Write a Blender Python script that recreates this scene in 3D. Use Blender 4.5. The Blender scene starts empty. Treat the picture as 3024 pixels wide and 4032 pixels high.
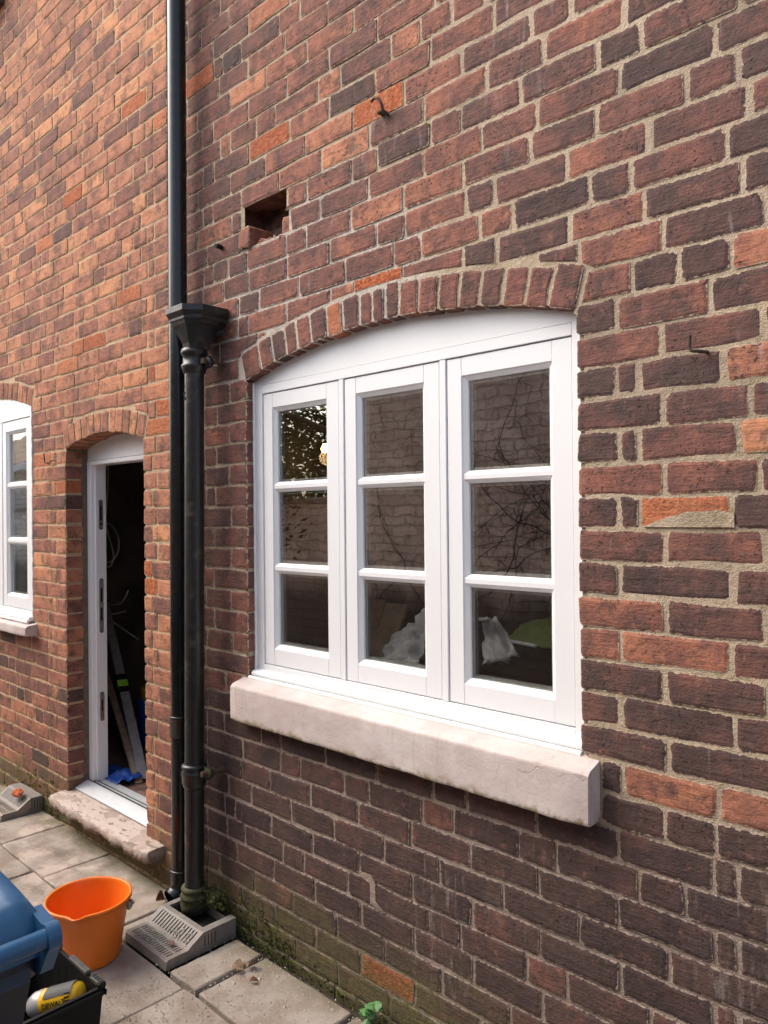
import bpy, math, random
from mathutils import Vector, Matrix, noise
random.seed(7)
S = bpy.context.scene
COL = S.collection
PI = math.pi

# ------------------------------------------------------------------ camera
CAM = Vector((2.2613, -1.6832, 1.5433)); YAW, PITCH, ROLL, FPX = .7620, .0044, -.0094, 3000.
def cam_axes():
    f = Vector((-math.sin(YAW)*math.cos(PITCH), math.cos(YAW)*math.cos(PITCH), math.sin(PITCH)))
    r = Vector((math.cos(YAW), math.sin(YAW), 0)); u = r.cross(f)
    c, s = math.cos(ROLL), math.sin(ROLL)
    return c*r+s*u, -s*r+c*u, f
CR, CU, CF = cam_axes()
cd = bpy.data.cameras.new('camera'); cam = bpy.data.objects.new('camera', cd); COL.objects.link(cam)
cd.sensor_fit = 'HORIZONTAL'; cd.sensor_width = 36.; cd.lens = 36*FPX/3024; cd.clip_start = .02; cd.clip_end = 500
cam.matrix_world = Matrix(((CR.x, CU.x, -CF.x, CAM.x), (CR.y, CU.y, -CF.y, CAM.y), (CR.z, CU.z, -CF.z, CAM.z), (0, 0, 0, 1)))
S.camera = cam
S.render.resolution_x, S.render.resolution_y = 768, 1024

# ------------------------------------------------------------------ light
SUN_EL, SUN_AZ = math.radians(46), math.radians(214)     # azimuth: direction the light comes from, in XY from +X
w = bpy.data.worlds.new('World'); S.world = w; w.use_nodes = True
nt = w.node_tree; nt.nodes.clear()
sky = nt.nodes.new('ShaderNodeTexSky'); sky.sky_type = 'NISHITA'; sky.sun_disc = False
sky.sun_elevation = SUN_EL; sky.sun_rotation = math.radians(90)-SUN_AZ
sky.air_density = 1.0; sky.dust_density = 6.0; sky.ozone_density = 1.0; sky.altitude = 50
hs = nt.nodes.new('ShaderNodeHueSaturation'); hs.inputs['Saturation'].default_value = .8
bg = nt.nodes.new('ShaderNodeBackground'); bg.inputs['Strength'].default_value = .15
wo = nt.nodes.new('ShaderNodeOutputWorld')
nt.links.new(sky.outputs[0], hs.inputs['Color']); nt.links.new(hs.outputs[0], bg.inputs['Color']); nt.links.new(bg.outputs[0], wo.inputs['Surface'])
sd = bpy.data.lights.new('sun', 'SUN'); sd.energy = .42; sd.angle = math.radians(80); sd.color = (1, .97, .93)
sun = bpy.data.objects.new('sun', sd); COL.objects.link(sun)
sdir = Vector((math.cos(SUN_AZ)*math.cos(SUN_EL), math.sin(SUN_AZ)*math.cos(SUN_EL), math.sin(SUN_EL)))
sun.rotation_euler = sdir.to_track_quat('Z', 'Y').to_euler(); sun.location = sdir*20
vs = S.view_settings; vs.view_transform = 'Standard'; vs.look = 'None'; vs.gamma = 1; vs.exposure = 1.18; vs.use_curve_mapping = False

# ------------------------------------------------------------------ pixel helpers (source pixels of the 3024x4032 photograph)
def ray(px, py): return CF + CR*((px-1512)/FPX) - CU*((py-2016)/FPX)
def at_y(px, py, y): d = ray(px, py); return CAM + d*((y-CAM.y)/d.y)
def at_z(px, py, z): d = ray(px, py); return CAM + d*((z-CAM.z)/d.z)
def project(p):
    d = Vector(p)-CAM; z = d.dot(CF)
    return 1512+FPX*d.dot(CR)/z, 2016-FPX*d.dot(CU)/z, z

# ------------------------------------------------------------------ node helpers
class NT:
    def __init__(s, name):
        s.m = bpy.data.materials.new(name); s.m.use_nodes = True; s.t = s.m.node_tree; s.t.nodes.clear()
        s.out = s.n('ShaderNodeOutputMaterial')
    def n(s, t, **k):
        nd = s.t.nodes.new(t)
        for a, b in k.items(): setattr(nd, a, b)
        return nd
    def l(s, a, b): s.t.links.new(a, b)
    def put(s, sock, v):
        if isinstance(v, bpy.types.NodeSocket): s.l(v, sock)
        elif v is not None:
            if isinstance(v, (tuple, list)) and len(v) == 3 and sock.type == 'RGBA': v = (*v, 1)
            sock.default_value = v
    def math(s, op, a, b=None, c=None, clamp=False):
        nd = s.n('ShaderNodeMath', operation=op, use_clamp=clamp)
        for i, v in enumerate((a, b, c)):
            if v is not None: s.put(nd.inputs[i], v)
        return nd.outputs[0]
    def mix(s, f, a, b, bt='MIX'):
        nd = s.n('ShaderNodeMix', data_type='RGBA', blend_type=bt)
        s.put(nd.inputs['Factor'], f); s.put(nd.inputs[6], a); s.put(nd.inputs[7], b); return nd.outputs[2]
    def step(s, v, lo, hi, a=0., b=1.):
        nd = s.n('ShaderNodeMapRange', interpolation_type='SMOOTHSTEP')
        s.put(nd.inputs[0], v); nd.inputs[1].default_value = lo; nd.inputs[2].default_value = hi
        nd.inputs[3].default_value = a; nd.inputs[4].default_value = b; return nd.outputs[0]
    def pos(s):
        return s.n('ShaderNodeNewGeometry').outputs['Position']
    def sep(s, v):
        nd = s.n('ShaderNodeSeparateXYZ'); s.l(v, nd.inputs[0]); return nd.outputs
    def scale(s, v, xyz):
        nd = s.n('ShaderNodeVectorMath', operation='MULTIPLY'); s.l(v, nd.inputs[0]); nd.inputs[1].default_value = xyz; return nd.outputs[0]
    def noise(s, v, sc, det=3., rough=.55, w=None, dist=0.):
        nd = s.n('ShaderNodeTexNoise'); nd.noise_dimensions = '4D' if w is not None else '3D'
        if v is not None: s.l(v, nd.inputs['Vector'])
        nd.inputs['Scale'].default_value = sc; nd.inputs['Detail'].default_value = det; nd.inputs['Roughness'].default_value = rough
        nd.inputs['Distortion'].default_value = dist
        if w is not None: s.put(nd.inputs['W'], w)
        return nd.outputs['Fac']
    def ramp(s, f, stops):
        nd = s.n('ShaderNodeValToRGB'); cr = nd.color_ramp
        while len(cr.elements) < len(stops): cr.elements.new(.5)
        for e, (p, c) in zip(cr.elements, stops): e.position = p; e.color = (*c, 1)
        s.put(nd.inputs[0], f); return nd.outputs[0]
    def bump(s, h, strength=.5, dist=.003, normal=None):
        nd = s.n('ShaderNodeBump'); nd.inputs['Strength'].default_value = strength; nd.inputs['Distance'].default_value = dist
        s.l(h, nd.inputs['Height'])
        if normal is not None: s.l(normal, nd.inputs['Normal'])
        return nd.outputs[0]
    def attr(s, name, out):
        nd = s.n('ShaderNodeAttribute', attribute_name=name); return nd.outputs[out]
    def bsdf(s, col, rough=.6, normal=None, metal=0., spec=.5, **k):
        b = s.n('ShaderNodeBsdfPrincipled'); s.put(b.inputs['Base Color'], col); s.put(b.inputs['Roughness'], rough)
        s.put(b.inputs['Metallic'], metal); s.put(b.inputs['Specular IOR Level'], spec)
        for a, v in k.items(): s.put(b.inputs[a.replace('_', ' ')], v)
        if normal is not None: s.l(normal, b.inputs['Normal'])
        s.l(b.outputs[0], s.out.inputs[0]); return s.m

def mortar_colour(t, P, x, z):
    col = t.mix(t.step(z, .65, 1.0), (.35, .28, .24), (.475, .38, .275))          # lower lime pointing, upper sandy cement pointing
    left = t.math('SUBTRACT', 1, t.step(x, -.57, -.54))
    col = t.mix(left, col, (.56, .41, .265))
    d1 = t.math('ADD', t.math('POWER', t.math('MULTIPLY', t.math('SUBTRACT', x, .3), 1.7), 2), t.math('POWER', t.math('MULTIPLY', t.math('SUBTRACT', z, 2.25), 2.2), 2))
    d1 = t.math('ADD', d1, t.math('MULTIPLY', t.math('SUBTRACT', t.noise(P, 4), .5), 1.2))
    col = t.mix(t.math('SUBTRACT', 1, t.step(d1, .5, 1.1)), col, (.55, .49, .42))         # pale re-pointing round the arch
    n1 = t.noise(P, 18, 4)
    col = t.mix(t.step(n1, .35, .75, 0, .4), col, (.27, .20, .14))
    n2 = t.noise(P, 260, 2)
    col = t.mix(t.step(n2, .60, .75, 0, .5), col, (.50, .45, .38))
    return t.mix(t.step(n2, .28, .42, .4, 0), col, (.18, .14, .10))

def stain(t, P, col):
    a = t.noise(t.scale(P, (1, 1, .55)), 2.6, 5, .62); b = t.noise(t.scale(P, (26, 26, 3.5)), 1, 4, .6)
    m = t.math('MULTIPLY', t.step(a, .46, .66), t.step(b, .34, .66, .35, 1))
    col = t.mix(t.math('MULTIPLY', m, .42), col, (.082, .060, .054))
    sal = t.math('MULTIPLY', t.step(t.noise(t.scale(P, (1, 1, .5)), 1.9, 3, .5), .58, .70), t.step(t.noise(t.scale(P, (45, 45, 7)), 1, 4, .65), .52, .70))
    return t.mix(t.math('MULTIPLY', sal, .30), col, (.44, .39, .36))

def moss_mask(t, P, x, z):
    zn = t.math('ADD', z, t.math('MULTIPLY', t.math('SUBTRACT', t.noise(P, 7, 4), .5), .45))
    low = t.math('SUBTRACT', 1, t.step(zn, .05, .30))
    low = t.math('MULTIPLY', low, t.math('SUBTRACT', 1, t.step(x, .7, 1.6, 0, .8)))
    return t.math('MULTIPLY', low, t.step(t.noise(P, 40, 3), .30, .60, .25, 1))

def mat_brick():
    t = NT('brick_clay'); P = t.pos(); x, y, z = t.sep(P)
    bt = t.n('ShaderNodeAttribute', attribute_name='bt'); sr = t.n('ShaderNodeSeparateColor'); t.l(bt.outputs['Color'], sr.inputs[0])
    tone, seed, raw = sr.outputs[0], sr.outputs[1], sr.outputs[2]
    W = t.math('MULTIPLY', seed, 60)
    ed = t.attr('ed', 'Fac')
    big = t.noise(P, 11, 3, .6, W); mid = t.noise(P, 45, 4, .6, W); fine = t.noise(P, 210, 3, .6)
    tt = t.math('ADD', tone, t.math('MULTIPLY', t.math('SUBTRACT', big, .5), .75))
    tt = t.math('ADD', tt, t.math('MULTIPLY', t.math('SUBTRACT', mid, .5), .28), clamp=True)
    col = t.ramp(tt, [(0, (.052, .036, .035)), (.22, (.106, .060, .053)), (.45, (.215, .092, .071)), (.62, (.355, .145, .092)), (.8, (.51, .220, .122)), (1, (.62, .285, .14))])
    # smoky fired patches, towards the arrises
    sm = t.math('MULTIPLY', t.step(t.noise(P, 15, 6, .72, t.math('ADD', W, 13)), .49, .60), t.math('SUBTRACT', 1, raw))
    col = t.mix(t.math('MULTIPLY', sm, .62), col, (.064, .047, .044))
    col = t.mix(t.math('MULTIPLY', t.step(t.noise(P, 55, 6, .75, W), .52, .64), .42), col, (.065, .045, .042))
    col = t.mix(t.math('MULTIPLY', t.step(t.noise(P, 32, 6, .75, t.math('ADD', W, 31)), .56, .68), .35), col, (.42, .20, .135))
    # lime bloom streaks
    st = t.noise(t.scale(P, (70, 70, 9)), 1, 3, .6, W)
    bl = t.math('MULTIPLY', t.step(st, .60, .80), t.step(t.noise(P, 5, 2), .48, .62))
    col = t.mix(t.math('MULTIPLY', bl, .38), col, (.42, .36, .34))
    # raw spalled faces
    rawc = t.ramp(t.noise(P, 60, 4, .65), [(.25, (.16, .035, .014)), (.5, (.42, .105, .035)), (.75, (.58, .22, .09))])
    col = t.mix(raw, col, rawc)
    # pits and grain
    pit = t.step(t.noise(P, 120, 3, .6, W), .33, .41, 1, 0)
    pit = t.math('MULTIPLY', pit, t.step(t.noise(P, 9, 2, .5, t.math('ADD', W, 7)), .40, .62, .15, 1))
    col = t.mix(t.math('MULTIPLY', pit, .8), col, (.03, .02, .018))
    col = t.mix(t.step(fine, .55, .8, 0, .18), col, (.36, .25, .20))
    col = t.mix(t.step(fine, .25, .45, .15, 0), col, (.05, .03, .025))
    # mortar smeared over ragged arrises
    en = t.math('ADD', ed, t.math('MULTIPLY', t.math('SUBTRACT', t.noise(P, 75, 3, .6), .5), 2.0))
    em = t.step(en, .05, .22, 1, 0)
    col = t.mix(t.math('MULTIPLY', em, .92), col, mortar_colour(t, P, x, z))
    col = stain(t, P, col)
    mo = moss_mask(t, P, x, z)
    col = t.mix(t.math('MULTIPLY', mo, .75), col, t.ramp(fine, [(.3, (.05, .05, .018)), (.7, (.17, .165, .055))]))
    h = t.math('ADD', t.math('MULTIPLY', mid, .8), t.math('ADD', t.math('MULTIPLY', fine, .45), t.math('MULTIPLY', pit, -.7)))
    h = t.math('ADD', h, t.math('MULTIPLY', t.noise(P, 90, 4, .7), t.math('MULTIPLY', raw, 2.5)))
    h = t.math('ADD', h, t.math('MULTIPLY', t.noise(t.scale(P, (14, 14, 90)), 1, 4, .65, W), .9))
    return t.bsdf(col, .88, t.bump(h, .9, .0045), spec=.25)

def mat_mortar():
    t = NT('lime_mortar'); P = t.pos(); x, y, z = t.sep(P)
    col = stain(t, P, mortar_colour(t, P, x, z))
    col = t.mix(t.math('MULTIPLY', moss_mask(t, P, x, z), .8), col, (.09, .10, .03))
    g = t.math('MULTIPLY', t.step(t.noise(P, 3.2, 2), .52, .68), t.step(t.noise(P, 55, 3), .48, .62))
    col = t.mix(t.math('MULTIPLY', g, .45), col, (.17, .165, .045))                       # algae in patches of jointing
    h = t.math('ADD', t.noise(P, 60, 4, .65), t.math('MULTIPLY', t.noise(P, 300, 2), .5))
    return t.bsdf(col, .95, t.bump(h, 1., .006), spec=.15)

def simple(name, col, rough=.5, metal=0., nsc=30, namt=.12, bstr=.15, bsc=60, bd=.002, spec=.5, dirt=None, **k):
    t = NT(name); P = t.n('ShaderNodeTexCoord').outputs['Object']
    n = t.noise(P, nsc, 4)
    c = t.mix(t.step(n, .3, .7), tuple(v*(1-namt) for v in col), tuple(min(1, v*(1+namt)) for v in col))
    if dirt: c = t.mix(t.step(t.noise(P, dirt[1], 4, .65), dirt[2], dirt[3], 0, dirt[4]), c, dirt[0])
    return t.bsdf(c, t.step(n, .3, .7, max(0, rough-.06), min(1, rough+.06)), t.bump(t.noise(P, bsc, 3), bstr, bd), metal, spec, **k)

M = {}
M['brick'] = mat_brick(); M['mortar'] = mat_mortar()
M['white'] = NT('white_joinery_paint').bsdf((.80, .81, .82), .34)
M['sealant'] = simple('white_sealant', (.83, .83, .81), .5, bstr=.5, bsc=40, namt=.02, bd=.004)
def mat_glass():
    t = NT('window_glass'); P = t.pos()
    lw = t.n('ShaderNodeLayerWeight'); lw.inputs['Blend'].default_value = .5
    F = t.math('ADD', .25, t.math('MULTIPLY', t.math('POWER', lw.outputs['Facing'], 5), .85))
    nb = t.bump(t.noise(P, 5, 1), .06, .01)
    tr = t.n('ShaderNodeBsdfTransparent'); tr.inputs[0].default_value = (.97, .98, .97, 1)
    gl = t.n('ShaderNodeBsdfGlossy'); gl.inputs['Roughness'].default_value = 0.0; gl.inputs[0].default_value = (.95, .96, .95, 1); t.l(nb, gl.inputs['Normal'])
    mx = t.n('ShaderNodeMixShader'); t.l(F, mx.inputs[0]); t.l(tr.outputs[0], mx.inputs[1]); t.l(gl.outputs[0], mx.inputs[2]); t.l(mx.outputs[0], t.out.inputs[0])
    return t.m
M['glass'] = mat_glass()
M['spacer'] = simple('grey_spacer_bar', (.42, .42, .40), .4, .3, bstr=.02)
def mat_sill():
    t = NT('pink_painted_stone'); P = t.pos(); x, y, z = t.sep(P)
    c = t.mix(t.step(t.noise(P, 9, 4), .35, .7), (.52, .435, .41), (.61, .54, .515))
    st = t.math('MULTIPLY', t.step(t.noise(t.scale(P, (60, 60, 8)), 1, 4, .65), .52, .72), t.step(t.noise(P, 6, 2), .42, .62))
    c = t.mix(t.math('MULTIPLY', st, .35), c, (.30, .25, .17))
    low = t.math('SUBTRACT', 1, t.step(t.math('ADD', z, t.math('MULTIPLY', t.math('SUBTRACT', t.noise(P, 22, 3), .5), .05)), .800, .830))
    c = t.mix(t.math('MULTIPLY', low, t.step(t.noise(P, 30, 3), .42, .55, 0, .8)), c, (.19, .16, .05))
    ck = t.n('ShaderNodeTexVoronoi', feature='DISTANCE_TO_EDGE'); ck.inputs['Scale'].default_value = 7; ck.inputs['Randomness'].default_value = 1
    wv = t.n('ShaderNodeVectorMath', operation='ADD'); t.l(P, wv.inputs[0])
    nz = t.n('ShaderNodeTexNoise'); nz.inputs['Scale'].default_value = 12; t.l(P, nz.inputs['Vector'])
    sc = t.n('ShaderNodeVectorMath', operation='SCALE'); t.l(nz.outputs['Color'], sc.inputs[0]); sc.inputs['Scale'].default_value = .12; t.l(sc.outputs[0], wv.inputs[1]); t.l(wv.outputs[0], ck.inputs['Vector'])
    cm = t.math('MULTIPLY', t.step(ck.outputs['Distance'], .004, .012, 1, 0), t.step(t.noise(P, 4, 2), .54, .62))
    c = t.mix(t.math('MULTIPLY', cm, .22), c, (.22, .17, .14))
    sp = t.step(t.noise(P, 110, 2), .67, .72)
    c = t.mix(t.math('MULTIPLY', sp, .4), c, (.33, .26, .22))
    h = t.math('ADD', t.math('ADD', t.noise(P, 25, 4), t.math('MULTIPLY', cm, -.35)), t.math('MULTIPLY', t.noise(P, 130, 3), .35))
    return t.bsdf(c, .75, t.bump(h, .32, .006), spec=.3)
M['sill'] = mat_sill()
def mat_slab():
    t = NT('concrete_paving'); P = t.pos(); x, y, z = t.sep(P)
    bt = t.n('ShaderNodeAttribute', attribute_name='bt'); sr = t.n('ShaderNodeSeparateColor'); t.l(bt.outputs['Color'], sr.inputs[0])
    c = t.mix(sr.outputs[0], (.31, .275, .235), (.39, .335, .285))
    c = t.mix(t.step(t.noise(P, 7, 5, .6), .36, .66), c, (.25, .20, .16))
    pale = t.math('MULTIPLY', t.step(t.noise(P, 4.3, 5, .62), .47, .62), t.math('SUBTRACT', 1, t.step(x, -.8, -.3)))
    c = t.mix(t.math('MULTIPLY', pale, .75), c, (.54, .44, .375))
    wet = t.step(t.noise(t.scale(P, (1, 1.6, 1)), 9, 4, .55, None, .4), .54, .62)
    wet = t.math('MULTIPLY', wet, t.math('SUBTRACT', 1, t.step(x, -.9, -.5)))
    c = t.mix(t.math('MULTIPLY', wet, .38), c, (.10, .078, .058))
    gr = t.noise(P, 160, 3, .7)
    c = t.mix(t.step(gr, .60, .72, 0, .65), c, (.56, .50, .44))
    c = t.mix(t.step(gr, .27, .40, .3, 0), c, (.09, .07, .055))
    near = t.step(t.math('ADD', y, t.math('MULTIPLY', t.math('SUBTRACT', t.noise(P, 9, 3), .5), .22)), -.14, -.02)
    c = t.mix(t.math('MULTIPLY', near, .55), c, (.12, .115, .055))
    h = t.math('ADD', t.noise(P, 30, 4), t.math('MULTIPLY', gr, .8))
    return t.bsdf(c, t.math('SUBTRACT', .92, t.math('MULTIPLY', wet, .3)), t.bump(h, .6, .004), spec=.3)
M['slab'] = mat_slab()
def mat_step():
    t = NT('worn_stone_step'); P = t.pos(); x, y, z = t.sep(P)
    c = t.mix(t.step(t.noise(P, 8, 4), .35, .7), (.34, .27, .225), (.43, .35, .30))
    dry = t.math('MULTIPLY', t.step(t.noise(t.scale(P, (1, 1.6, 1)), 6, 4, .6), .44, .50), t.step(z, .150, .165))
    c = t.mix(t.math('MULTIPLY', dry, .8), c, (.54, .455, .40))
    wet = t.math('MULTIPLY', t.step(t.noise(t.scale(P, (.8, 2.2, 1)), 22, 2, .5), .60, .63), t.step(z, .150, .165))
    c = t.mix(t.math('MULTIPLY', wet, .8), c, (.20, .155, .115))
    low = t.math('SUBTRACT', 1, t.step(t.math('ADD', z, t.math('MULTIPLY', t.math('SUBTRACT', t.noise(P, 28, 5, .7), .5), .10)), .115, .15))
    c = t.mix(t.math('MULTIPLY', low, .75), c, t.ramp(t.noise(P, 45, 3), [(.3, (.07, .03, .02)), (.7, (.26, .16, .11))]))
    h = t.math('ADD', t.noise(P, 22, 5, .65), t.math('MULTIPLY', t.noise(P, 70, 4), t.math('MULTIPLY', low, 1.2)))
    return t.bsdf(c, .85, t.bump(h, .9, .012), spec=.3)
M['step'] = mat_step()
M['ironpaint'] = simple('black_painted_cast_iron', (.018, .018, .018), .36, bstr=.5, bsc=70, bd=.0015, dirt=((.11, .10, .085), 16, .52, .72, .6))
M['blackpvc'] = simple('black_plastic_pipe', (.011, .012, .013), .22, bstr=.06, bsc=40, dirt=((.05, .05, .045), 9, .58, .8, .35))
M['mossiron'] = simple('mossy_iron', (.03, .028, .02), .8, bstr=.9, bsc=90, bd=.003, dirt=((.075, .07, .022), 25, .38, .6, .85))
M['gully'] = simple('grey_moulded_plastic', (.20, .182, .162), .62, bstr=.2, bsc=90, dirt=((.30, .245, .20), 12, .46, .68, .7))
M['dark'] = simple('dark_void', (.012, .011, .010), .9)
M['cavity'] = simple('dark_brick_cavity', (.12, .062, .048), .95, bstr=1, bsc=40, bd=.01, namt=.5)  # dark brick tone for the recess behind the hole
M['orange'] = simple('orange_bucket_plastic', (.84, .19, .015), .38, bstr=.05, nsc=5, namt=.05, dirt=((.55, .22, .10), 30, .62, .72, .35))
M['binblue'] = simple('blue_bin_plastic', (.020, .095, .205), .38, bstr=.25, bsc=220, bd=.0008, nsc=8, dirt=((.11, .13, .15), 22, .54, .72, .5))
M['binbody'] = simple('dark_bin_plastic', (.007, .014, .024), .45, bstr=.25, bsc=200, bd=.0008)
M['toolbox'] = simple('black_box_plastic', (.006, .006, .006), .6, bstr=.2, bsc=150, bd=.001, spec=.25, dirt=((.018, .016, .014), 10, .5, .75, .4))
M['yellow'] = simple('yellow_tool_plastic', (.75, .44, .02), .4, bstr=.05)
M['rubber'] = simple('grey_rubber_grip', (.06, .06, .058), .6, bstr=.3, bsc=200)
M['silver'] = simple('silver_gearbox', (.52, .51, .52), .35, .4, bstr=.1)
M['steel'] = simple('galvanised_steel', (.36, .35, .33), .38, .85, bstr=.1, dirt=((.10, .07, .05), 60, .45, .7, .5))
M['alu'] = simple('aluminium_threshold', (.66, .69, .72), .38, .3, bstr=0, namt=.03)
M['rust'] = simple('rusted_iron', (.075, .045, .03), .85, bstr=.8, bsc=120, bd=.002)
M['cement'] = simple('fresh_dark_cement', (.12, .10, .078), .95, bstr=.9, bsc=90, bd=.004, namt=.25)
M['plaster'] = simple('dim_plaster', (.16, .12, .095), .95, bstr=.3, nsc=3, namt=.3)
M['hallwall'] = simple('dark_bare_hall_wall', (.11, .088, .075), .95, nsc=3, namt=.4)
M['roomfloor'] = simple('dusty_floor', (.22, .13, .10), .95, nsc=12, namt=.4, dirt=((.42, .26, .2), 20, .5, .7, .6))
M['timber'] = simple('pale_timber', (.42, .31, .20), .75, nsc=20, namt=.2)
M['darkwood'] = simple('dark_stained_wood', (.035, .016, .012), .45, nsc=14, namt=.35)
M['cable'] = simple('grey_cable', (.55, .54, .52), .5)
M['bluesheet'] = simple('blue_plastic_sheet', (.03, .10, .42), .4, bstr=.3, bsc=20)
M['yellowbag'] = simple('yellow_plastic', (.6, .45, .04), .5)
M['paper'] = simple('white_crumpled_sheet', (.78, .78, .80), .6, bstr=.4, bsc=18, bd=.01)
M['greencloth'] = simple('green_cloth', (.20, .26, .07), .9, bstr=.4, bsc=120)
M['levelgrn'] = simple('green_vial', (.35, .85, .08), .2)
M['leaf'] = simple('dead_brown_leaf', (.20, .085, .045), .6, nsc=60, namt=.4, bstr=.4)
M['dryleaf'] = simple('dry_leaf', (.26, .17, .10), .7, nsc=60, namt=.4)
M['weed'] = simple('fresh_weed_leaf', (.10, .24, .075), .5, nsc=40, namt=.25)
M['weedstem'] = simple('weed_stem', (.14, .2, .07), .6)
M['moss'] = simple('moss', (.12, .135, .035), .95, nsc=60, namt=.5, bstr=1, bsc=200, bd=.004)
M['grit'] = simple('stone_grit', (.48, .42, .35), .9, nsc=3, namt=.5)
M['redfrag'] = simple('broken_brick', (.52, .13, .05), .9, bstr=1, bsc=60, bd=.006, namt=.25)
M['soil'] = simple('dark_soil', (.055, .045, .032), .95, bstr=1, bsc=60, bd=.01, namt=.4)
M['ground'] = simple('earth', (.16, .13, .10), .95, nsc=2, namt=.3)
M['bark'] = simple('bark', (.09, .065, .045), .9, nsc=20, namt=.4, bstr=1, bsc=40, bd=.01)
M['foliage'] = simple('dark_foliage', (.06, .10, .030), .6, nsc=2, namt=.5)
M['vine'] = simple('dead_vine', (.055, .03, .02), .9)
M['fascia'] = simple('brown_eaves_timber', (.10, .045, .03), .8, namt=.3)
M['rooftile'] = simple('clay_roof_tile', (.30, .20, .13), .85, nsc=6, namt=.4)
M['markpaint'] = simple('white_paint_dab', (.72, .71, .69), .6)
def mat_gardenwall():
    t = NT('limewashed_brick'); P = t.pos()
    br = t.n('ShaderNodeTexBrick'); br.inputs['Scale'].default_value = 1; br.inputs['Brick Width'].default_value = .235; br.inputs['Row Height'].default_value = .0785
    br.inputs['Mortar Size'].default_value = .009; br.inputs['Mortar Smooth'].default_value = .4
    cv = t.n('ShaderNodeCombineXYZ'); x, y, z = t.sep(P); t.l(x, cv.inputs[0]); t.l(z, cv.inputs[1])
    wv = t.n('ShaderNodeVectorMath', operation='ADD'); t.l(cv.outputs[0], wv.inputs[0])
    nz = t.n('ShaderNodeTexNoise'); nz.inputs['Scale'].default_value = 6; t.l(P, nz.inputs['Vector'])
    sc = t.n('ShaderNodeVectorMath', operation='SCALE'); t.l(nz.outputs['Color'], sc.inputs[0]); sc.inputs['Scale'].default_value = .06; t.l(sc.outputs[0], wv.inputs[1])
    t.l(wv.outputs[0], br.inputs['Vector'])
    br.inputs['Color1'].default_value = (.86, .79, .71, 1); br.inputs['Color2'].default_value = (.72, .64, .56, 1); br.inputs['Mortar'].default_value = (.66, .58, .50, 1)
    c = t.mix(t.step(t.noise(P, 3, 5, .65), .40, .66, 0, .5), br.outputs['Color'], (.42, .345, .295))
    c = t.mix(t.step(t.noise(P, 20, 6, .75), .5, .62, 0, .5), c, (.24, .17, .14))
    foot_dark = t.math('SUBTRACT', 1, t.step(t.math('ADD', z, t.math('MULTIPLY', t.math('SUBTRACT', t.noise(P, 3, 4), .5), .6)), .75, 1.15))
    c = t.mix(t.math('MULTIPLY', foot_dark, .88), c, (.06, .05, .038))               # foot of the wall coloured dark so the lower panes reflect darker
    h = t.math('ADD', t.math('MULTIPLY', br.outputs['Fac'], -1.), t.math('MULTIPLY', t.noise(P, 25, 4), .8))
    return t.bsdf(c, .95, t.bump(h, 1, .012))
M['gwall'] = mat_gardenwall()
def mat_bulb():
    t = NT('lit_bulb'); e = t.n('ShaderNodeEmission'); e.inputs[0].default_value = (1, .62, .22, 1); e.inputs[1].default_value = 9; t.l(e.outputs[0], t.out.inputs[0]); return t.m
M['bulb'] = mat_bulb()

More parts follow.
